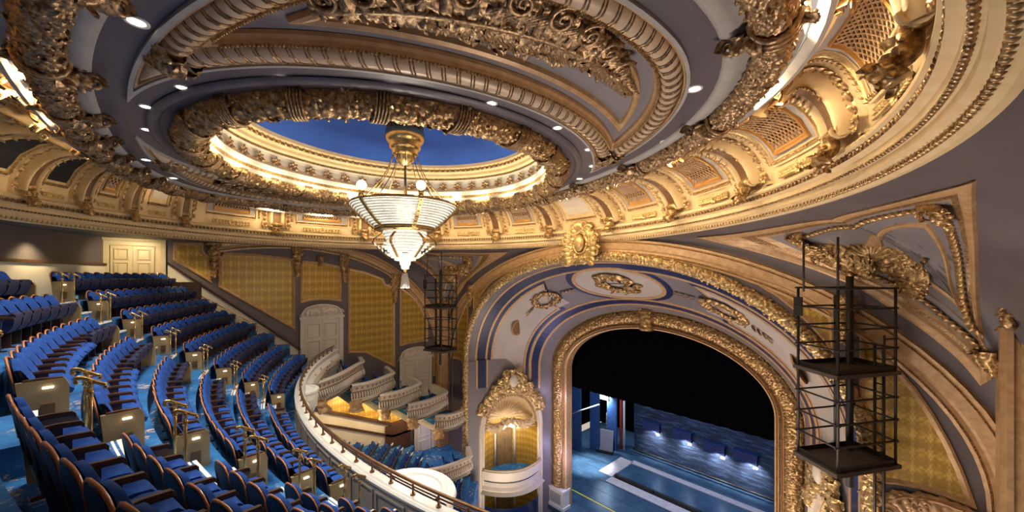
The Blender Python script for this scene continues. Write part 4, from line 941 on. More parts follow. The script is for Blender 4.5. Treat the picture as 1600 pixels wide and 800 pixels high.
for k, (px0, px1) in enumerate(((646,698),)):
    y0, y1 = on_x(px0, 645, -XW)[0], on_x(px1, 645, -XW)[0]; door('door_3', y0, y1, -13.5, -9.3, -8.8, mat='white')

# back wall of the balcony and the cream doors on its return
back = empty('wall_back', kind='structure')
YC = 16.56
def arcp(rad, a0, a1, z, n=40):
    a = np.radians(np.linspace(a0, a1, n)); return np.c_[rad*np.sin(a), YC-rad*np.cos(a), np.full(n, z)]
mb = MB(); A_, B_ = arcp(26.4, -27.3, 27.3, -2.5), arcp(26.4, -27.3, 27.3, 2.4); mb.add(np.stack([A_, B_], 1), grid_faces(40, 2), 0, True); mb.build('wall_face', 'violet_wall', back)
mb = MB(); Pm = arcp(26.4, -27.3, 27.3, .5); Nin = unit(np.array([0, YC, .5])-Pm)
sweep(mb, Pm, Nin, np.tile([0,0,1.], (40,1)), [(0,-3),(.05,-3),(.05,-.05),(.09,-.05),(.09,.05),(0,.05)], mis=[1,1,0,0,0]); mb.build('dado', ['wood', 'pale'], back)
d4 = empty('door_4', kind='structure')
ya, za = on_x(152, 371, -XW); yb, _ = on_x(259, 371, -XW); z0 = -1.35
mb = MB(); P = np.array([(ya, z0), (yb, z0), (yb, 1.62), (ya, 1.62)]); frame2d(P, lambda p, q: L3(p, q), [(0,0),(0,.14),(.08,.16),(.16,.10),(.3,.10),(.34,.06)], mb); fill(mb, L3(P, .05)); mb.build('surround', 'door', d4)
for a, b in ((ya+.36, (ya+yb)/2-.01), ((ya+yb)/2+.01, yb-.36)):
    mb = MB(); bx(mb, -XW+.04, -XW+.12, a, b, z0, 1.28); lf = mb.build('door_leaf', 'door', d4)
    for f0, f1 in ((-1.2,-.1), (0,.62), (.72,1.18)):
        mb = MB(); P = np.array([(a+.1, f0), (b-.1, f0), (b-.1, f1), (a+.1, f1)]); frame2d(P, lambda p, q: L3(p, q+.12), [(0,0),(0,.04),(.03,.05),(.07,0)], mb); fill(mb, L3(inset2d(P, .12), .15)); mb.build('door_panel', 'door', lf)

# ============================================================ BALCONY: steps, carpet, parapet
ROWS = {-1:(24.55,.12), 0:(23.88,-.42), 1:(23.2,-.97), 2:(22.56,-1.5), 3:(21.84,-2.05), 4:(21.11,-2.63), 5:(20.39,-3.17), 6:(19.67,-3.68)}
HB = .78                                     # top of a seat back above its own step
A_MAX, A_L, A_R = 8.4, 12.4, 31.0            # sections: centre block +-8.4, side blocks 12.4..31 degrees
floor = empty('floor', kind='structure')
def sector(mb, r0, r1, a0, a1, z0, z1, mi=0, n=40):
    P = [arcp(r0, a0, a1, z0, n), arcp(r0, a0, a1, z1, n), arcp(r1, a0, a1, z1, n), arcp(r1, a0, a1, z0, n)]
    V = np.stack(P, 1); mb.add(V, grid_faces(n, 4, False, True), mi, False); k = mb.n-4*n
    mb.f += [[k, k+1, k+2, k+3], [k+4*n-1, k+4*n-2, k+4*n-3, k+4*n-4]]; mb.m += [mi]*2; mb.sm += [False]*2
AW = 33.5
for k, (rk_, zk) in ROWS.items():
    zf = zk-HB; ro = rk_+.13; ri = (ROWS[k+1][0]+.13) if k < 6 else 19.32
    mb = MB(); sector(mb, ri, ro if k > -1 else 26.4, -AW, AW, zf-1.2, zf); mb.build('balcony_step', 'carpet', floor)
    for sg in (-1, 1):                       # half step and white nosings in the aisles
        if k < 6:
            zn = ROWS[k+1][1]-HB; mb = MB(); a0, a1 = sorted((sg*(A_MAX+.5), sg*(A_L-.4)))
            sector(mb, ri-.30, ri+.01, a0, a1, zn, (zf+zn)/2, 0, 8); mb.build('aisle_half_step', 'carpet', floor)
            mb = MB()
            for rr_, zz in ((ri-.30, (zf+zn)/2), (ri-.005, zf)):
                sector(mb, rr_-.012, rr_+.035, a0, a1, zz-.03, zz+.006, 0, 8); sector(mb, rr_+.06, rr_+.085, a0, a1, zz-.01, zz+.006, 0, 8)
            mb.build('step_nosing', 'nosing', floor)
mb = MB(); sector(mb, 18.8, 19.33, -37, 37, -6.2, -4.98); mb.build('front_walkway', 'carpet', floor)
mb = MB(); P3 = arcp(18.92, -38, 38, -4.03, 90); Nn = unit(P3-np.array([0, YC, -4.03])); Bz = np.tile([0,0,1.], (90, 1))
par = empty('balcony_parapet', kind='structure')
sweep(mb, P3, -Nn, Bz, [(-.02,-1.0),(-.02,-.06),(-.05,-.05),(-.06,.0),(-.02,.03),(.20,.03),(.25,.0),(.25,-.06),(.21,-.08),(.22,-.2),(.40,-.35),(.46,-.55),(.40,-.8),(.30,-1.2),(.2,-1.8)], mis=[0,0]+[1]*8+[2]*4); mb.build('parapet_wall', ['greige', 'white', 'pale'], par)
for a in np.arange(-36, 37, 3.0):           # panels on the inner face
    mb = MB(); P2 = np.array([(a+.15, -4.9), (a+2.85, -4.9), (a+2.85, -4.18), (a+.15, -4.18)])
    t3 = lambda P_, q: np.stack([(18.95+q)*np.sin(np.radians(P_[:,0])), YC-(18.95+q)*np.cos(np.radians(P_[:,0])), P_[:,1]], -1)
    V = [t3(P2+np.array([[1,1],[-1,1],[-1,-1],[1,-1]])*np.array([i_*.12, i_*.04]), q) for i_, q in ((0,0),(0,.02),(1,.02),(1,0))]; mb.add(np.stack(V, 1), grid_faces(4, 4, True, False)); mb.build('parapet_panel', 'greige', par)
for a, hw_, zc_ in ((-14.2, .55, -4.2), (11.6, .85, -4.2)):   # round shelves bulging out of the parapet
    mb = MB(); ar = R(a); c0 = np.array([(18.62)*math.sin(ar), YC-18.66*math.cos(ar)]); t_ = np.array([math.cos(ar), math.sin(ar)]); n_ = np.array([-math.sin(ar), math.cos(ar)])
    th = np.linspace(0, np.pi, 20); 
    def bl(r_, z): return np.c_[c0+np.outer(r_*np.cos(th), t_)+np.outer(r_*.8*np.sin(th), n_), np.full(20, z)]
    V = np.stack([bl(hw_*r_, -4.0+z) for r_, z in ((.02,.0),(.66,.0),(.70,.03),(.78,.03),(.82,.01),(1.0,.01),(1.03,-.04),(1.0,-.10),(.93,-.13),(.95,-.3),(.85,-.6),(.5,-.9))], 1); mb.add(V, grid_faces(20, 12), 0, False); mb.build('parapet_shelf', 'white', par)
mb = MB(); P_ = arcp(18.66, -38, 38, -4.6, 200); nb_ = np.array([[0,0,1.]]*200)
foliage(mb, P_, nb_, unit(np.array([0,YC,-4.6])-P_), .2, .12, 12, .17, seed=12, fruit=.2); mb.build('parapet_relief', 'tan', par)
rail = empty('parapet_rail', (0,0,0), label='long dark bronze guard rail on short brackets along the curved white balcony parapet', cat='rail')
mb = MB(); tube(mb, arcp(18.80, -37, 37, -3.76, 120), .035, 7); mb.build('top_rail', 'brass_dark', rail)
mb = MB(); tube(mb, arcp(18.78, -37, 37, -3.86, 120), .018, 5); mb.build('lower_rail', 'brass_dark', rail)
for a in np.arange(-36, 36.1, 2.0):
    p = arcp(18.80, a, a, -4.0, 1)[0]; mb = MB(); tube(mb, [p, p+[0,0,.22]], .022, 6); tube(mb, [p, p+[0,0,.03]], .05, 8); mb.build('bracket', 'brass_dark', rail)

# ---- theatre seats
SP = .395                                   # seat spacing
def seat_back_mesh():
    mb = MB(); n = 9; xs = np.linspace(-1, 1, n); W = .172
    def pt(x, z, d):        # x -1..1, z 0..1 height, d depth
        top = .565+.09*(1-abs(x)**3); lo = .22; zz = lo+(top-lo)*z; lean = -.13*z; return (x*W*(1-.04*z), lean+d+.025*x*x, zz)
    f_ = [[pt(x, z, .035+.02*math.sin(z*math.pi)) for z in (0,.3,.6,.85,.97,1)] for x in xs]; b_ = [[pt(x, z, -.005) for z in (1,.97,.5,0)] for x in xs]
    V = np.array([f_[i]+b_[i][:1] for i in range(n)]); mb.add(V, grid_faces(n, 7), 0, True)
    return mb
def seat_shell_mesh():
    mb = MB(); n = 9; xs = np.linspace(-1, 1, n); W = .182
    def pt(x, z, d): top = .58+.09*(1-abs(x)**3); lo = .12; zz = lo+(top-lo)*z; return (x*W*(1-.04*z), -.13*z+d+.025*x*x, zz)
    V = np.array([[pt(x, z, -.012) for z in (1,.6,.3,0)]+[pt(x, z, -.045) for z in (0,.25,.5,.75,1)] for x in xs]); mb.add(V, grid_faces(n, 9), 0, True)
    return mb
def edge_mesh():
    mb = MB(); P = []
    for x in np.linspace(-1, 1, 9): P.append((x*.176, -.165+.025*x*x, .588+.09*(1-abs(x)**3)))
    P = [(-.183, -.10, .35)]+P+[(.183, -.10, .35)]; tube(mb, P, .011, 5); return mb
def cushion_mesh(folded):
    mb = MB(); n = 6; V = []
    for i in range(n):
        x = -1+2*i/(n-1); row = []
        for j, (y, z) in enumerate(((0,0),(0,.05),(.04,.085),(.13,.10),(.21,.085),(.245,.03),(.23,-.02),(.08,-.03),(0,0))):
            zz = z*(1-.45*x*x) if z > 0 else z; row.append((x*.165, y, zz))
        V.append(row)
    V = np.array(V)
    if folded:
        a = R(76); y, z = V[..., 1].copy(), V[..., 2].copy(); V[..., 1] = .04+y*math.cos(a)-z*math.sin(a)+.09; V[..., 2] = .24+y*math.sin(a)*1.1+z*math.cos(a)
    else: V[..., 1] += .02; V[..., 2] += .30
    mb.add(V, grid_faces(n, 9), 0, True); mb.f += [list(range(mb.n-9, mb.n)), list(range(9))]; mb.m += [0,0]; mb.sm += [False]*2
    return mb
def arm_mesh(x):
    mb = MB(); P = np.array([(x, -.06, .445), (x, .06, .45), (x, .185, .44), (x, .205, .42)]); 
    V = np.stack([P+np.array(o) for o in ((-.022,0,0),(-.018,0,.022),(.018,0,.022),(.022,0,0),(.018,0,-.012),(-.018,0,-.012))], 1); mb.add(V, grid_faces(4, 6, False, True)); k = mb.n-24; mb.f += [[k+i for i in range(6)], [k+18+i for i in range(6)]]; mb.m += [0,0]; mb.sm += [False]*2; return mb
def stand_mesh(x):
    mb = MB(); bx(mb, x-.012, x+.012, -.02, .09, 0, .44); bx(mb, x-.02, x+.02, -.07, .14, 0, .02); return mb
ME = {}
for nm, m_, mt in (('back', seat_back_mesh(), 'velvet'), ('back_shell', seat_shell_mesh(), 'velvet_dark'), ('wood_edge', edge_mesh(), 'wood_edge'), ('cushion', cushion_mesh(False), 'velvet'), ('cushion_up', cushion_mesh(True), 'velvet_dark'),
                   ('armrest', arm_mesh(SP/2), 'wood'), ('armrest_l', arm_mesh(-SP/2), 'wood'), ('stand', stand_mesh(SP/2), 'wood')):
    o = m_.build(nm, mt); ME[nm] = o.data; bpy.data.objects.remove(o)
mb = MB(); V = [(-.03,-.06,0),(-.03,.23,0),(-.03,.23,.38),(-.03,.20,.45),(-.03,-.10,.45)]
V = V+[(x+.05, y, z) for x, y, z in V]; mb.add(V, [[0,1,2,3,4],[9,8,7,6,5]]+[[i, (i+1) % 5, (i+1) % 5+5, i+5] for i in range(5)]); 
o = mb.build('end_panel', 'panel_brass'); ME['end_panel'] = o.data; bpy.data.objects.remove(o)
mb = MB(); bx(mb, -.012, .012, .05, .14, .06, .22); o = mb.build('kick_vent', 'brass_dark'); ME['kick_vent'] = o.data; bpy.data.objects.remove(o)
mb = MB(); bx(mb, -.015, .015, .06, .13, .37, .385); o = mb.build('aisle_light', 'globe'); ME['aisle_light'] = o.data; bpy.data.objects.remove(o)
def part(nm, mesh, parent, loc=None):
    o = bpy.data.objects.new(nm, ME[mesh]); COL.objects.link(o); o.parent = parent
    if loc is not None: o.location = loc
    return o
ORD = {-1:'top', 0:'second', 1:'third', 2:'fourth', 3:'fifth', 4:'sixth', 5:'seventh', 6:'front'}
nseat = 0
def seat(rad, ang, z, end, folded, label, group, wide=False):
    """end: -1/+1 when an aisle panel closes that side"""
    global nseat; nseat += 1; a = R(ang)
    e = empty('theatre_chair', (rad*math.sin(a), YC-rad*math.cos(a), z), a, label=label, cat='theatre seat', group=group)
    e.scale = (1.35, 1.2, 1.2) if wide else (1, 1, 1.2)
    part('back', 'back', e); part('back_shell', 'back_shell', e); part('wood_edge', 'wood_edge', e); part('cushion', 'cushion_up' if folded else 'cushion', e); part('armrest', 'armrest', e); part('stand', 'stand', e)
    if end == -1: part('armrest', 'armrest_l', e)
    if end:
        x = end*(SP/2+.02)-.01; pn = part('end_panel', 'end_panel', e, (x, 0, 0)); part('kick_vent', 'kick_vent', pn, (end*.022, 0, 0)); part('aisle_light', 'aisle_light', pn, (end*.022, 0, 0))
    return e
for k, (rk_, zk) in ROWS.items():
    rs = rk_-.14; zf = zk-HB; st = math.degrees(SP/rs)
    secs = [('left-hand block by the wall', -30.3, -A_L-.3, 1), ('centre block between the two aisles', -A_MAX, A_MAX, 0), ('right-hand block nearest the viewer', A_L+.3, 30.3, -1)]
    for sn, a0, a1, endc in secs:
        if endc == 1: a0 = -math.degrees(math.asin(11.45/rs)) if rs > 22.7 else -30.3
        st = math.degrees((SP if endc == -1 else .535)/rs); n = int((a1-a0)/st)
        if endc == 1: angs = [a1-st*(i+.5) for i in range(n)]
        elif endc == -1: angs = [a0+st*(i+.5) for i in range(n)]
        else: angs = [(a0+a1)/2+st*(i-(n-1)/2) for i in range(n)]
        for i, ag in enumerate(angs):
            if endc == -1 and (k < 1 or ag > 12.7+st*(9 if k > 1 else 8.6)): continue          # behind or beside the viewer, out of view
            if k == -1 and endc == 0 and ag > -4: continue
            if k == 0 and endc == 0 and ag > 1: continue
            end = 1 if (endc == 1 and i == 0) else (-1 if endc == -1 and i == 0 else (1 if endc == 0 and i == n-1 else (-1 if endc == 0 and i == 0 else 0)))
            fold = endc == 1 or k < 1 or (endc == 0 and ag < -2 and k < 6)
            o_ = ORDW[min(i, 21)]; frm = {1: 'far aisle', -1: 'near aisle', 0: 'far aisle'}[endc]; bl_ = {1: 'wall-side', -1: 'nearest', 0: 'centre'}[endc]
            lab = 'blue velvet seat, cushion %s, %s from %s, %s row, %s block' % ('folded' if fold else 'lowered', o_, frm, ORD[k], bl_)
            if end: lab = 'blue aisle seat with brass end panel, %s row, %s end of %s block' % (ORD[k], 'far' if (endc == -1 or (endc == 0 and end < 0)) else 'near', bl_)
            seat(rs, ag, zf, end, fold, lab, '%s row of the %s' % (ORD[k], sn), endc != -1)
print('seats', nseat)
# brass hand posts in the aisles
def hand_post(rad, ang, z, label):
    a = R(ang); e = empty('aisle_handrail', (rad*math.sin(a), YC-rad*math.cos(a), z), a, label=label, cat='handrail', group='brass handrails in the balcony aisles'); e.scale = (1, 1, 1.2)
    mb = MB(); tube(mb, [(0,0,0), (0,0,.58)], .018, 8); tube(mb, [(0,0,0), (0,0,.03)], .05, 10); tube(mb, [(0,0,.48), (0,0,.54)], .026, 8); mb.build('post', 'brass_dark' if rad < 0 else 'brass', e)
    mb = MB(); P = bez([(0,-.085,.60),(0,-.10,.64),(0,-.06,.645),(0,0,.615),(0,.08,.57),(0,.105,.56),(0,.10,.53)], 4); tube(mb, P, .018, 7); tube(mb, [(0,0,.56),(0,0,.62)], .022, 7); mb.build('grip', 'brass', e)
    return e
for k, (rk_, zk) in ROWS.items():
    if k == 6: continue
    for sg, nm in ((-1, 'far aisle'), (1, 'near aisle')):
        for j, (dr, da) in enumerate(((.02, -.8), (.04, .55))):
            hand_post(ROWS[k+1][0]+.13+dr, sg*11.25+da, zk-HB, 'brass T-shaped handrail post in the %s beside the %s row, %s of the pair' % (nm, ORD[k], ('farther' if j == 0 else 'nearer')))

# ============================================================ CHANDELIER
ch = empty('chandelier', (0, 0, 2.3), label='great tiered crystal chandelier with gilt ribs and round globes hanging from the blue oculus', cat='chandelier')
def chp(nm, mb, mat, parent=ch):
    o = mb.build(nm, mat, parent); return o
mb = MB(); lathe(mb, [(.0,2.45),(.50,2.45),(.50,1.98),(.56,1.95),(.57,1.78),(.50,1.66),(.44,1.62),(.45,1.50),(.40,1.45),(.36,1.42),(.37,1.32),(.32,1.27),(.27,1.24),(.27,1.14),(.2,1.09),(.12,.98),(.0,.96)], seg=36); 
for k in range(28): a = 2*math.pi*k/28; bx(mb, .49, .53, -.02, .02, 2.0, 2.4, 0, Matrix.Rotation(a, 4, 'Z'))
chp('ceiling_bell', mb, 'brass')
mb = MB(); tube(mb, [(0,0,1.0),(0,0,-.4)], .035, 8); chp('stem', mb, 'brass')
for k in range(10):
    a = 2*math.pi*(k+.3)/10; mb = MB(); tube(mb, bez([(.34*math.cos(a), .34*math.sin(a), 1.3), (.62*math.cos(a), .62*math.sin(a), .6), (1.28*math.cos(a), 1.28*math.sin(a), -.24)], 5), .013, 5); chp('suspension_rod', mb, 'brass')
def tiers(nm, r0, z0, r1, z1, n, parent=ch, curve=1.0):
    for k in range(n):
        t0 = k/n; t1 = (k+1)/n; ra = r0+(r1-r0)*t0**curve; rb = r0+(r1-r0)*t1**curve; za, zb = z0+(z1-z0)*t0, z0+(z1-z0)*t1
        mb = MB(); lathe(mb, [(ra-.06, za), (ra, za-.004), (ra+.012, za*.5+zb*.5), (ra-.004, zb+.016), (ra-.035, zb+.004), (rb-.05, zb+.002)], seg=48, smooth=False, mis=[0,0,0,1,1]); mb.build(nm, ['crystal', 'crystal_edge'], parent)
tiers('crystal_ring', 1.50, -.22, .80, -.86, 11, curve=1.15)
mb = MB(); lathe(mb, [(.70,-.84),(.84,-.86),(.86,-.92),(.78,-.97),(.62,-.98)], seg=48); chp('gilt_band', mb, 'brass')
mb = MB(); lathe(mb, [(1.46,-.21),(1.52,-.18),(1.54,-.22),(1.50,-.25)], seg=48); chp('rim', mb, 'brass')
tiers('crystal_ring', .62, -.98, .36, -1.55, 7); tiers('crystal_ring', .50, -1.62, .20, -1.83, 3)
for k in range(6):
    az = R(-26.9+15+60*k); c_, s_ = math.cos(az), math.sin(az); mb = MB()
    pr = bez([(1.53,-.12),(1.53,-.26),(1.30,-.52),(1.04,-.76),(.82,-.92)], 4)
    for sd in (-.035, .035): pass
    P = np.array([(r_*c_, r_*s_, z) for r_, z in pr]); sweep(mb, P, [(-s_, c_, 0)]*len(P), [(c_, s_, 0)]*len(P), [(-.05,0),(-.05,.05),(.05,.05),(.05,0)]); rb = chp('gilt_rib', mb, 'brass')
    mb = MB()
    for j in range(2, len(P)-1, 2): bx(mb, P[j][0]-.03, P[j][0]+.03, P[j][1]-.03, P[j][1]+.03, P[j][2]-.05, P[j][2]+.03)
    tag(mb.build('rib_steps', 'brass', rb), kind='stuff')
    mb = MB(); tube(mb, [(1.53*c_, 1.53*s_, -.22), (1.53*c_, 1.53*s_, -.03)], .07, 8); cp = chp('globe_holder', mb, 'brass')
    mb = MB(); V, Fq = sphere_t(16, 10); mb.add(V*.125+[1.53*c_, 1.53*s_, .08], Fq, 0, True); mb.build('globe', 'globe', cp)
    az2 = az+R(20); c2, s2 = math.cos(az2), math.sin(az2); n = 5
    for j in range(n):          # small pendant lantern arm of the lower crown
        rr_, zz = .86-.10*j, -1.34-.075*j; mb = MB(); Pm = [(rr_*math.cos(az2+q), rr_*math.sin(az2+q), 0) for q in np.linspace(-.30, .30, 5)]
        V = np.array([[(x, y, zz), (x*.985, y*.985, zz-.06), (x*.93, y*.93, zz-.06)] for x, y, _ in Pm]); mb.add(V, grid_faces(5, 3)); mb.build('crystal_shade', 'crystal', ch)
    mb = MB(); P = np.array([(r_*c2, r_*s2, z) for r_, z in ((.60,-1.02),(.84,-1.20),(.88,-1.32),(.70,-1.5),(.44,-1.74))]); sweep(mb, P, [(-s2, c2, 0)]*5, [(c2, s2, 0)]*5, [(-.035,0),(-.035,.04),(.035,.04),(.035,0)]); chp('lower_rib', mb, 'brass')
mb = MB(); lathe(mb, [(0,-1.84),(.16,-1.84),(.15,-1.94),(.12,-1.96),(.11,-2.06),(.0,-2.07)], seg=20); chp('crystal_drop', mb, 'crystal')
mb = MB(); lathe(mb, [(.0,-2.05),(.06,-2.07),(.04,-2.15),(.08,-2.18),(.0,-2.2)], seg=12); chp('finial', mb, 'brass')
mb = MB()
for k in range(18): a = 2*math.pi*k/18; tube(mb, [(.05*math.cos(a), .05*math.sin(a), -2.18), (.13*math.cos(a), .13*math.sin(a), -2.62)], .02, 4)
chp('tassel', mb, 'softgrey')

# ============================================================ BOXES stepping down the left wall
def box_balcony(z, start, nose, back_pt, label, hf=1.0, chairs=2, k=0):
    e = empty('theatre_box', (nose[0]-.8, (start[1]+nose[1])/2, z-hf), 0, label=label, cat='theatre box', group='curved boxes stepping down the left wall')
    off = np.array(e.location); P = bez([np.array([*start, z]), np.array([(start[0]*.55+nose[0]*.45)+.30, start[1]*.55+nose[1]*.45-.1, z]), np.array([nose[0]+.02, nose[1]-.25, z]), np.array([nose[0]-.35, nose[1]+.12, z]), np.array([*back_pt, z])], 10)-off
    cen = P.mean(0); T = unit(np.gradient(P, axis=0)); N = np.stack([T[:, 1], -T[:, 0], np.zeros(len(T))], -1); B = np.tile([0,0,1.], (len(P), 1))
    mb = MB(); sweep(mb, P, N, B, [(-.14,-.5),(-.14,0),(-.12,.05),(.10,.05),(.14,.0),(.10,-.06),(.03,-.10),(.03,-.28),(.06,-.31),(.02,-.34),(.05,-.5),(.04,-.70),(-.05,-.82),(.0,-.86),(-.06,-.92),(-.3,-1.05)], mis=[0]*9+[1,1]+[0]*4); mb.build('front', ['pale', 'gap_shade'], e)
    mb = MB(); n = int(np.linalg.norm(np.diff(P, axis=0), axis=1).sum()/.13); Q = resample(P, n=n); Tn = unit(np.gradient(Q, axis=0)); Nn = np.stack([Tn[:, 1], -Tn[:, 0], 0*Tn[:, 0]], -1)
    scatter(mb, LEAF, Q+Nn*.05+[0,0,-.38], (0,0,-1), Nn, (.34,.20,.25)); scatter(mb, BALL, Q+Nn*.05+[0,0,-.80], (0,0,1), Nn, .04); mb.build('reeded_band', 'pale', e)
    mb = MB(); scatter(mb, FLOWER, Q[::2]+Nn[::2]*.04+[0,0,-.19], (0,0,1), Nn[::2], .09); tag(mb.build('rosette_band', 'tan', e), kind='stuff')
    mb = MB(); w_ = np.c_[np.full(len(P), -XW), np.linspace(start[1], back_pt[1], len(P)), np.full(len(P), z)]-off; V = np.stack([P+[0,0,-.62], w_+[0,0,-.62]], 1); mb.add(V, grid_faces(len(P), 2)); V = np.stack([P+[0,0,-1.0], w_+[0,0,-1.0]], 1); mb.add(V, grid_faces(len(P), 2), 1); mb.build('box_floor', ['carpet', 'pale'], e)
    mb = MB(); V = np.stack([P-N*.13+[0,0,.0], P-N*.13+[0,0,-.6]], 1); mb.add(V, grid_faces(len(P), 2)); mb.build('lining', 'velvet_dark', e)
    mb = MB(); a0 = P[2]; foliage(mb, [a0+[0,0,-.75], a0+N[2]*.1+[0,0,-1.0], a0+N[2]*.2+[.1,0,-1.25]], [T[2]]*3, [N[2]]*3, .26, .2, 14, .18, (0,1), seed=k); mb.build('bracket', 'tan', e)
    for j in range(chairs):
        x = nose[0]-.62-.1*j; y = nose[1]-.55-.62*j-.25; c_ = empty('box_chair', (x, y, z-.50), R(-20), label='small dark blue chair inside the %s box on the left wall, %s' % (['first', 'second', 'third', 'fourth', 'fifth'][k], ['nearer the stage', 'farther from the stage'][j % 2]), cat='chair', group='chairs in the wall boxes')
        part('back', 'back', c_, (0,0,.08)); part('cushion', 'cushion', c_); part('back_shell', 'back_shell', c_, (0,0,.08)); mb = MB()
        for sx_ in (-.15, .15):
            for sy_ in (0, .32): bx(mb, sx_-.015, sx_+.015, sy_-.015, sy_+.015, 0, .3)
        mb.build('leg_frame', 'wood', c_)
    return e
ordn = ['highest', 'second', 'third', 'fourth', 'lowest']
BX = [(-4.75, (-7.9,-.35), (-10.4,2.75), (-12,3.2)), (-5.55, (-9.3,1.75), (-10.0,4.35), (-12,4.8)), (-6.4, (-9.5,3.3), (-9.85,5.95), (-12,6.3)), (-7.3, (-9.4,4.9), (-9.75,7.8), (-12,8.1)), (-8.5, (-9.7,6.9), (-9.35,8.9), (-9.8,9.05))]
for k, (z, s0, n0, b0) in enumerate(BX):
    box_balcony(z, s0, n0, b0, '%s of the cream curved boxes on the left wall, counted down from the balcony' % ordn[k], chairs=2 if k < 4 else 0, k=k)
# lower box beside the proscenium pier
e = box_balcony(-10.9, (-8.7, 5.0), (-8.0, 8.4), (-9.2, 9.0), 'low curved box with carved front below the stepped boxes, beside the garlanded pier', chairs=2, k=4)
# lower tier of seats glimpsed under the boxes
low = empty('lower_tier_floor', kind='structure')
mb = MB()
for k in range(11): sector(mb, 17.9-.62*k, 18.6-.62*k, -50, 20, -13.8, -9.75-.30*k, 0, 30)
mb.build('lower_steps', 'carpet', low)
mb = MB()
for k in range(10):
    for q in (0, .3): sector(mb, 17.94-.62*k-q, 17.99-.62*k-q, -46.5, -44, -9.75-.30*k-.1, -9.745-.30*k, 0, 5)
mb.build('step_nosing', 'nosing', low)
mb = MB(); sector(mb, 11.2, 12.4, -50, 20, -14, -13.0); mb.build('lower_landing', 'carpet', low)
mb = MB()
def merge(mb, me, M4, mi):
    V = np.array([tuple(M4 @ v.co) for v in me.vertices]); mb.add(V, [list(p.vertices) for p in me.polygons], mi, True)
for k in range(11):
    r_ = 18.3-.62*k
    for j in range(34):
        a = -43+1.32*j*(17/r_)
        if a > -17 or r_*math.sin(R(a)) < -11.4: continue
        M4 = Matrix.Translation((r_*math.sin(R(a)), YC-r_*math.cos(R(a)), -9.75-.30*k)) @ Matrix.Rotation(R(a), 4, 'Z')
        merge(mb, ME['back'], M4, 0); merge(mb, ME['cushion_up'], M4, 1); merge(mb, ME['back_shell'], M4, 1); merge(mb, ME['armrest'], M4, 2)
tag(mb.build('lower_tier_seats', ['velvet', 'velvet_dark', 'wood']), 'rows of blue seats of the lower tier seen beneath the wall boxes', 'theatre seats', kind='stuff')
for y_, z_ in ((.2, -6.6), (2.2, -7.2), (4.0, -8.0), (5.8, -8.7)): lamp('POINT', (-11.0, y_, z_), 55, (1,.74,.38), .15, name='under_box_lamp')
lamp('POINT', (-9.2, 2.5, -7.6), 60, WARM, .3, name='under_box_lamp')
lamp('POINT', (-10.2, 7.6, -9.6), 30, (.75,.6,1.0), .3, name='vestibule_lamp')
mb = MB(); bx(mb, -10.9, -9.9, 7.3, 7.36, -11.9, -11.84); tag(mb.build('step_light', 'exit_blue'), 'short bright blue light strip on the lower tier steps', 'light strip', kind='thing')

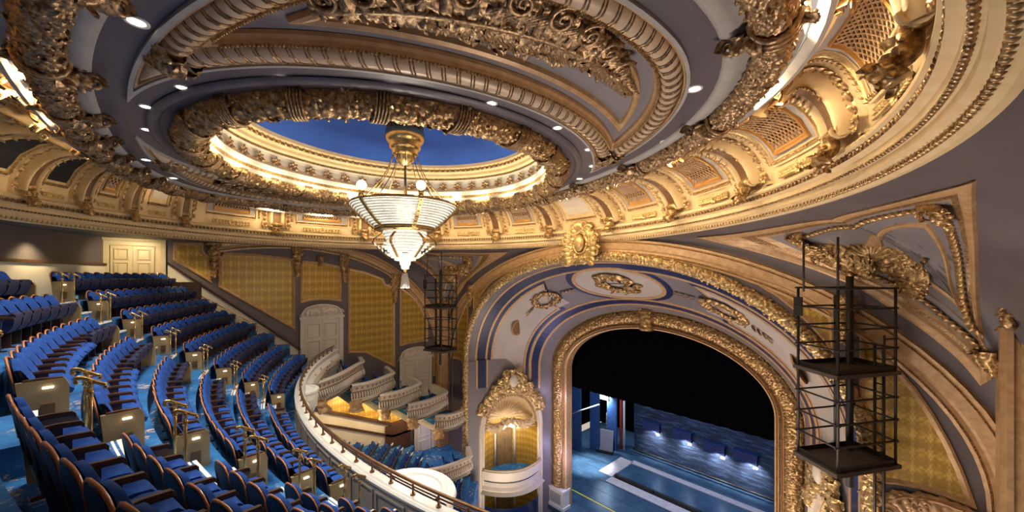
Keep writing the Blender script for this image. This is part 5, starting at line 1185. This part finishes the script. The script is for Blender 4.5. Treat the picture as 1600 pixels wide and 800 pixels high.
# ============================================================ NICHE BOXES in the splay walls
def niche(sg):
    c0 = np.array([-8.3*1.0, 12.0]); a_ = np.array([.38, .925]); a_ /= np.linalg.norm(a_); n_ = np.array([a_[1], -a_[0]])
    def W(s, d, z):        # s along the wall, d towards the hall, z up
        s, d, z = np.broadcast_arrays(np.asarray(s, float), d, z); x = c0[0]+a_[0]*s+n_[0]*d; y = c0[1]+a_[1]*s+n_[1]*d
        return np.stack([-sg*x, y, z], -1)
    rw = empty('wall_niche', kind='structure')
    HR = 1.92; zs = -10.1; th = np.linspace(np.pi, 0, 25)
    inn = np.vstack([[(-HR, -17.5)], np.c_[HR*np.cos(th), zs+HR*1.15*np.sin(th)], [(HR, -17.5)]])
    out = []
    for k, (x, z) in enumerate(inn):
        if k == 0 or k == len(inn)-1: out.append((math.copysign(3.05, x), z)); continue
        f_ = (k-1)/(len(inn)-3); out.append((-3.05, zs+(f_/.25)*(-5.5-zs)) if f_ < .25 else ((3.05, zs+((1-f_)/.25)*(-5.5-zs)) if f_ > .75 else (-3.05+6.1*(f_-.25)/.5, -5.5)))
    out = np.array(out); mb = MB(); mb.add(np.stack([W(inn[:,0], .05, inn[:,1]), W(out[:,0], .05, out[:,1])], 1), grid_faces(len(inn), 2)); mb.build('wall_face', 'lilac', rw)
    mb = MB()
    for va, vb, mi in ((.085,.105,1),(.105,.20,0),(.20,.22,1),(.71,.735,1),(.735,.825,0),(.825,.85,1)):
        sa, sb = -3.03+6.06*va, -3.03+6.06*vb; V = np.stack([W([sa]*2, [.05]*2, [-5.45,-7.3]), W([sa]*2, [.09+.02*mi]*2, [-5.45,-7.3]), W([sb]*2, [.09+.02*mi]*2, [-5.45,-7.3]), W([sb]*2, [.05]*2, [-5.45,-7.3])], 1); mb.add(V, grid_faces(2, 4), mi)
    mb.build('painted_bands', ['navy', 'tan'], rw)
    T = unit(np.gradient(inn, axis=0)); N2 = np.stack([-T[:,1], T[:,0]], -1)
    mb = MB(); V = np.stack([W(inn[:,0]+N2[:,0]*p, q, inn[:,1]+N2[:,1]*p) for p, q in ((0,-.5),(0,.1),(.06,.16),(.14,.1),(.24,.2),(.34,.16),(.40,.05))], 1); mb.add(V, grid_faces(len(inn), 7)); mb.build('arch_surround', 'pale', rw)
    ph = np.linspace(0, np.pi, 21)
    mb = MB()
    for zz0, zz1, mt in ((-17.5, -10.1, 0),): 
        V = np.stack([W(-HR*np.cos(ph), -HR*np.sin(ph)*.8, zz0), W(-HR*np.cos(ph), -HR*np.sin(ph)*.8, zz1)], 1); mb.add(V, grid_faces(21, 2))
    mb.build('recess_wall', 'damask', rw)
    for zb_, zt_ in ((-13.6, -10.5), (-16.9, -14.3)):
        for a0, a1 in ((.12, .34), (.62, .84)):
            pass
        mb = MB(); q = np.linspace(.40*np.pi, .60*np.pi, 33); rr_ = HR-.10+.05*np.sin(np.arange(33)*1.9); V = np.stack([W(-rr_*np.cos(q), -rr_*np.sin(q)*.8, zb_), W(-rr_*np.cos(q), -rr_*np.sin(q)*.8, zt_)], 1); mb.add(V, grid_faces(33, 2), 0, True); mb.build('gold_drape', 'curtain', rw)
        for a_q in (.37, .63): mb = MB(); x = -(HR-.06)*math.cos(a_q*np.pi); y = -(HR-.06)*math.sin(a_q*np.pi)*.8; tube(mb, W([x,x],[y,y],[zb_, zt_]), .09, 10); mb.build('colonnette', 'pale', rw)
    # shell half dome of separate flutes
    for k in range(15):
        f0, f1 = np.pi*k/15, np.pi*(k+1)/15; mb = MB(); V = []
        for u in np.linspace(.02, 1, 7):
            row = []
            for j in range(6):
                f_ = f0+(f1-f0)*j/5; rr_ = HR*u; bul = .16*u*math.sin(math.pi*j/5); row.append(W(-(rr_-bul*.0)*math.cos(f_), -math.sqrt(max(0, 1-u*u))*HR*.8-bul*.6, zs+rr_*1.15*math.sin(f_)))
            V.append(row)
        mb.add(np.array(V), grid_faces(7, 6), 0, True); mb.build('shell_flute', 'cream', rw)
    mb = MB(); P = W(1.75*np.cos(th), -.15, zs+1.75*1.15*np.sin(th)); scatter(mb, BALL, resample(P, n=34), (0,0,1), W(0,1,0)-W(0,0,0), .11)
    gp_ = W(np.linspace(-1.8, 1.8, 19), -.35+.0*np.linspace(-1,1,19), zs+.15*np.cos(np.linspace(-1.8,1.8,19)*3)); foliage(mb, gp_, [(0,0,1)]*19, [tuple(W(0,1,0)-W(0,0,0))]*19, .26, .2, 12, .2, (0,1), seed=4, fruit=.4); mb.build('shell_garland', 'cream', rw)
    # box front
    for z0, nm in ((-12.7, 'upper'), ):
        e_ = empty('niche_box', tuple(W(0, 0, z0-1)), 0, label='round-fronted box in the shell niche to the %s of the stage opening' % ('left' if sg > 0 else 'right'), cat='theatre box')
        off = np.array(e_.location); q = np.linspace(-2.05, 2.05, 25); dd = .12+.95*(1-(q/2.05)**2); P = W(q, dd, z0)-off; Tn = unit(np.gradient(P, axis=0)); Nn = np.stack([Tn[:,1], -Tn[:,0], 0*Tn[:,0]], -1)*sg
        mb = MB(); sweep(mb, P, Nn, np.tile([0,0,1.], (25,1)), [(-.15,-.5),(-.15,.0),(.12,.04),(.14,-.03),(.05,-.08),(.05,-.42),(.12,-.48),(.04,-.55),(.1,-.75),(.02,-1.0),(-.12,-1.15),(-.1,-1.25),(-.4,-1.35)]); mb.build('front', 'pale', e_)
        mb = MB(); Q = resample(P, n=30); Tn = unit(np.gradient(Q, axis=0)); Nq = np.stack([Tn[:,1], -Tn[:,0], 0*Tn[:,0]], -1)*sg; scatter(mb, LEAF, Q+Nq*.08+[0,0,-.62], (0,0,-1), Nq, (.42,.22,.25)); scatter(mb, FLOWER, Q[1::3]+Nq[1::3]*.07+[0,0,-.25], (0,0,1), Nq[1::3], .17); mb.build('carved_band', 'pale', e_)
        mb = MB(); V = np.stack([P+[0,0,-.7], W(q*.93, -np.sqrt(np.maximum(0, 1-(q/2.06)**2))*HR*.78, z0-.7)-off], 1); mb.add(V, grid_faces(25, 2)); mb.build('box_floor', 'carpet', e_)
        mb = MB(); tube(mb, P+[0,0,.12], .03, 6); mb.build('rail', 'brass_dark', e_)
    mb = MB(); V = np.stack([W(q, dd-.1, -15.1), W(q, dd-.1, -17.5)], 1); mb.add(V, grid_faces(25, 2)); mb.build('lower_box_front', 'navy', rw)
    # cartouche over the arch
    mb = MB(); nn_ = tuple(unit(W(0,1,0)-W(0,0,0))); lf = W(1,0,0)-W(0,0,0)
    crown = W(2.35*np.cos(th), .12, zs+2.35*1.12*np.sin(th)); foliage(mb, crown[3:-3], curve_frames(crown, nn_)[0][3:-3], [nn_]*19, .34, .16, 13, .2, (0,1), seed=14, fruit=.15)
    for s_ in np.linspace(-1.2, 1.2, 7):
        h = 1.7-abs(s_)*.95; P = W(np.full(4, s_), .15, np.linspace(-7.6-abs(s_)*.35, -7.6+h*.8, 4)); foliage(mb, P, [tuple(lf)]*4, [nn_]*4, .26, .2, 13, .2, (0,1), seed=int(60+s_*10), fruit=.1)
    for s_ in (-1, 1):
        for (x, z, r_) in ((.75,-6.9,.5),(1.25,-7.6,.55),(.45,-6.35,.4)): scatter(mb, scroll_t(1.7, 20, .16, 6), W([s_*x], .3, z), lf*s_+np.array([0,0,.5]), nn_, r_)
    mb.build('niche_cartouche', 'gilt', rw); mb = MB(); V, Fq = sphere_t(16, 8); V = V*[.3,.15,.42]; mb.add(W(V[:,0], .42+V[:,1], -6.95+V[:,2]), Fq, 0, True); mb.build('cartouche_boss', 'pale', rw)
    p = W(0, -.2, -10.3); lamp('POINT', tuple(p), 170, (1,.86,.66), .12, name='niche_lamp'); p = W(0, .2, -14.6); lamp('POINT', tuple(p), 14, WARM, .2, name='niche_lower_lamp')
M['curtain'] = simple('gold_brown_drape', (.20,.125,.055), (.28,.18,.08), .7)
niche(1); niche(-1)

# ============================================================ RIGGED PLATFORM LIFTS
def at_t(px, t):
    ru = (px-800)/F_PX; return np.array([CX+t*(ru*cs-sn_), CY+t*(ru*sn_+cs)])
def lift(A, B, C, D, zb, zm, zt, zr, label, rt=.03, ladder_to=-12):
    A, B, C, D = (np.array(q, float) for q in (A, B, C, D)); e = empty('lighting_platform', (float(A[0]), float(A[1]), zb), 0, label=label, cat='platform'); off = np.array(e.location)
    def p3(q, z): return np.array([q[0], q[1], z])-off
    cor = [A, B, D, C]
    def add(nm, fn, mat='steel'):
        mb = MB(); fn(mb); return mb.build(nm, mat, e)
    for q in cor: add('post', lambda mb: tube(mb, [p3(q, zb), p3(q, zt)], rt, 6))
    for q in (A, (A+B)/2*.3+B*.7): add('hanging_rod', lambda mb: tube(mb, [p3(q, zt-.1), p3(q, zr)], rt*.8, 6))
    hs = [zt]+[zm+(zt-zm)*f_ for f_ in (.28,.52,.76)]+[zb+(zm-zb)*f_ for f_ in (.25,.48,.72)]
    for z in hs:
        for a, b in ((A,B),(B,D),(D,C),(C,A)):
            d = (b-a)*.05; add('guard_rail', lambda mb: tube(mb, [p3(a-d, z), p3(b+d, z)], rt*.75, 5))
    for z in (zb, zm):
        def deck(mb):
            P = [p3(A+(A-D)*.06, z), p3(B+(B-C)*.06, z), p3(D+(D-A)*.06, z), p3(C+(C-B)*.06, z)]; V = np.array(P+[q-[0,0,.09] for q in P]); mb.add(V, [[0,1,2,3],[7,6,5,4]]+[[i,(i+1)%4,(i+1)%4+4,i+4] for i in range(4)])
        add('deck', deck, 'plate')
        for a, b in ((A,B),(B,D),(D,C),(C,A)):
            def kick(mb): V = [p3(a, z), p3(b, z), p3(b, z+.12), p3(a, z+.12)]; V = np.array(V+[v+np.array([.01,.01,0]) for v in V]); mb.add(V, [[0,1,2,3],[7,6,5,4],[3,2,6,7]])
            add('kick_plate', kick)
    L0, L1 = C*.55+D*.45, C*.75+D*.25
    ld = add('ladder', lambda mb: [tube(mb, [p3(q, ladder_to), p3(q, zm+.6)], rt, 5) for q in (L0, L1)])
    z = ladder_to
    mb = MB()
    while z < zm+.5: tube(mb, [p3(L0, z), p3(L1, z)], rt*.5, 4); z += .32
    mb.build('rungs', 'steel', ld)
    q = A*.2+D*.8; add('column', lambda mb: tube(mb, [p3(q, zb-1.0), p3(q, zt+.3)], rt*2.4, 8)); q2 = B*.3+D*.7; add('column', lambda mb: tube(mb, [p3(q2, zb), p3(q2, zt-.2)], rt*1.8, 8))
    add('control_box', lambda mb: bx(mb, *(lambda c_: (c_[0]-.09, c_[0]+.09, c_[1]-.06, c_[1]+.06, zt-.75-off[2], zt-.25-off[2]))(p3(B, 0)+[0,0,0])))
    add('gate', lambda mb: [tube(mb, [p3(C*.8+A*.2, z_), p3(C, z_)], rt*.6, 4) for z_ in (zm+.3, zm+.8)]+[tube(mb, [p3(C*.8+A*.2, zm+.2), p3(C*.8+A*.2, zm+.9)], rt*.6, 4)])
    return e
lift((8.98,6.49), (8.11,7.2), (9.9,8.1), (9.05,8.8), -4.65, -2.33, -.28, .95, 'dark steel two-deck platform cage with ladder hanging before the right-hand side of the proscenium', .034, -8.2)
lift(at_t(690,19.6), at_t(664,20.3), at_t(713,20.2), at_t(688,21.2), -3.95, -1.62, .1, 1.35, 'small distant dark steel platform cage in the far left corner beside the garlanded arch', .03, -7)

# ============================================================ STAGE
stage = empty('floor_stage', kind='structure'); ZG = -16.0
mb = MB(); bx(mb, -13, 13, YO-.6, 30, ZG-.3, ZG); mb.build('stage_boards', 'stage', stage)
for y_ in np.arange(16, 26.4, 1.3): mb = MB(); bx(mb, -9, 9, y_, y_+.02, ZG, ZG+.006); mb.build('board_joint', 'dark', stage)
mb = MB(); bx(mb, -9, 8, 17.12, 17.22, ZG, ZG+.012); mb.build('yellow_tape', 'yellow', stage)
mb = MB(); bx(mb, -6.6, -4, 16.35, 16.42, ZG, ZG+.012); mb.build('cyan_tape', 'blue_flat', stage)
for a in ((-6.2, 8, 24.0, 24.6), (-6.1, 8, 20.0, 20.9), (-7.3, -6.1, 20.9, 24.3)): mb = MB(); bx(mb, a[0], a[1], a[2], a[3], ZG, ZG+.05); mb.build('pale_deck_strip', 'pinkdeck', stage)
mb = MB(); bx(mb, -5.9, 8, 21.0, 23.9, ZG-.02, ZG+.04); mb.build('glossy_trap', 'stage_gloss' if 'stage_gloss' in M else 'stage', stage)
for x_ in (-5.9, -2.6, .7, 4.0): mb = MB(); bx(mb, x_, x_+3.2, 20.95, 21.2, ZG, ZG+.28); mb.build('trap_edge', 'steel', stage)
zc = on_y(890, 603, 16.0)[1]
mb = MB(); V = []; xs = np.linspace(-8.5, 8.5, 120); yy = 16.0+.05*np.sin(xs*9); mb.add(np.stack([np.c_[xs, yy, np.full(120, zc)], np.c_[xs, yy, np.full(120, -1.0)]], 1), grid_faces(120, 2), 0, True)
tag(mb.build('house_border', 'black'), 'large plain black drape filling the upper half of the stage opening', 'curtain', kind='thing')
mb = MB(); xs = np.linspace(-7.2, 12, 160); yy = 26.5+.06*np.sin(xs*3.1); mb.add(np.stack([np.c_[xs, yy, np.full(160, ZG)], np.c_[xs, yy-.1, np.full(160, (ZG-4)/2-3)], np.c_[xs, yy, np.full(160, -4.0)]], 1), grid_faces(160, 3), 0, True)
tag(mb.build('sea_backdrop', 'sea'), 'dark blue painted sea backdrop across the rear of the stage', 'backdrop', kind='thing')
for k, (px, py) in enumerate(((1018,668),(1066,682),(1116,702),(1165,717))):
    x, z = on_y(px, py, 26.1); e = empty('footlight_box', (x, 26.1, z-.3), label='%s blue lantern box from the left low on the sea backdrop' % ['first', 'second', 'third', 'fourth'][k], cat='lantern', group='lantern boxes along the sea backdrop')
    mb = MB(); bx(mb, -.75, .75, -.15, .25, .0, .75); bx(mb, -.8, .8, -.2, .28, .70, .80); mb.build('casing', 'velvet_dark', e)
    mb = MB(); bx(mb, .55, .8, -.25, -.18, -.12, .0); mb.build('lens', 'cool_lamp', e)
    lamp('SPOT', (x+.3, 25.5, z-.35), 600, (.8,.9,1), .12, (R(50), 0, 0), 120, 1, name='lantern_beam')
mb = MB(); xs = np.linspace(-7, 12, 60); tube(mb, np.c_[xs, np.full(60, 26.0), np.full(60, ZG+.35)], .1, 6); tag(mb.build('ground_row', 'steel'), 'dark ground row pipe along the foot of the sea backdrop', 'pipe', kind='thing')
# wing area on the far side
for k, x in enumerate((-10.8, -9.7, -8.7)):
    e = empty('scenery_flat', (x, 22.5+k*1.3, ZG), R(0), label='%s tall blue scenery flat in the far wing' % ['leftmost', 'middle', 'rightmost'][k], cat='scenery flat', group='scenery flats in the wing')
    mb = MB(); bx(mb, -.5, .5, -.04, .04, 0, 7.5); mb.build('panel', 'blue_flat', e); mb = MB()
    for a in (-.5, .46): bx(mb, a, a+.06, .04, .1, 0, 7.5)
    for z_ in (.1, 2.5, 5, 7.4): bx(mb, -.5, .5, .04, .1, z_, z_+.08)
    mb.build('batten', 'steel', e)
xw, zw = on_y(943, 621, 25.0); e = empty('work_light', (xw, 25, zw), label='bright white rectangular work light high in the far wing', cat='work light')
mb = MB(); bx(mb, -.55, .55, -.02, .12, -.2, .2); mb.build('housing', 'steel', e); mb = MB(); bx(mb, -.5, .5, -.06, -.03, -.15, .15); mb.build('lens', 'cool_lamp', e)
lamp('AREA', (xw, 24.7, zw), 420, (.7,.85,1), 1.0, (R(60), 0, R(15)), sy=.3, name='work_light_beam')
for k, (px, col_) in enumerate(((970, 'red'), (975, 'white'))):
    x, z = on_y(px, 690, 25.8); mb = MB(); tube(mb, [(x, 25.8, ZG), (x, 25.8, -7)], .11, 8); tag(mb.build('rigging_pole', col_), '%s upright rigging pole beside the sea backdrop' % ('red' if k == 0 else 'white'), 'pole', kind='thing')
e = empty('wing_ladder', (on_y(952, 690, 25.0)[0], 25.0, ZG), label='dark steel ladder rack standing in the wing below the work light', cat='ladder')
mb = MB()
for x in (-.45, .45): tube(mb, [(x, 0, 0), (x, .3, 3.2)], .05, 5)
mb.build('stile', 'steel', e)
for k in range(8): mb = MB(); bx(mb, -.45, .45, .03*k, .03*k+.25, .3+.38*k, .34+.38*k); mb.build('tread', 'panelgrey', e)
e = empty('road_case', (on_y(942, 708, 24)[0]+.2, 24.0, ZG), R(20), label='tilted pale grey case lid leaning in the wing', cat='case')
mb = MB(); bx(mb, -.7, .7, -.1, .1, .1, 2.0, 0, Matrix.Rotation(R(-15), 4, 'X')); mb.build('lid', 'panelgrey', e); mb = MB(); bx(mb, -.75, .75, -.15, .3, 0, .25); mb.build('base', 'steel', e)
e = empty('wing_rail', (0,0,0), label='thin white handrail crossing in front of the blue flats in the wing', cat='rail')
p0, p1 = on_y(893, 646, 21), on_y(936, 632, 21); mb = MB(); tube(mb, [(p0[0],21,p0[1]), (p1[0],21,p1[1])], .05, 5); mb.build('rail', 'white', e)
blk = empty('wall_stage', kind='structure'); mb = MB(); bx(mb, -14, 14, 30, 30.2, ZG, 2); bx(mb, -14.2, -14, 15, 30, ZG, 2); bx(mb, 14, 14.2, 15, 30, ZG, 2); bx(mb, -14, 14, 15.2, 30, 1.5, 1.7)
for sg in (-1, 1): a, b = sorted((sg*6.0, sg*14)); bx(mb, a, b, 15.25, 15.35, ZG-2, 2)
bx(mb, -14, 14, 15.25, 15.35, -2.9, 2); mb.build('stage_house', 'black', blk)
lamp('AREA', (-5.5, 19.5, -6), 700, (.55,.75,1), 3, (0, 0, 0), name='stage_wash'); lamp('AREA', (2.5, 21, -5.5), 500, (.45,.62,1), 4, (R(8), 0, 0), name='stage_wash')
aim(lamp('SPOT', (-7.4, 19.5, -5), 30000, (.8,.92,1), .3, None, 24, 1, name='floor_reflection_spot'), (-8.4, 21.2, ZG))  # added spot standing in for the work light's reflection on the boards
aim(lamp('SPOT', (0, 17.6, -5), 1500, (.35,.5,1), .5, None, 120, .8, name='cyc_wash'), (3, 26.5, -13))
lamp('POINT', (-5.2, 14.3, -12.5), 120, (.55,.5,1.0), .3, name='stage_spill'); lamp('POINT', (-5.6, 14.2, -8.5), 50, (.7,.6,1.0), .3, name='stage_spill')
# auditorium floor far below
fl = empty('floor_stalls', kind='structure'); mb = MB(); bx(mb, -XW, XW, -8, 15.0, -17.6, -17.4); mb.build('stalls_floor', 'carpet', fl)
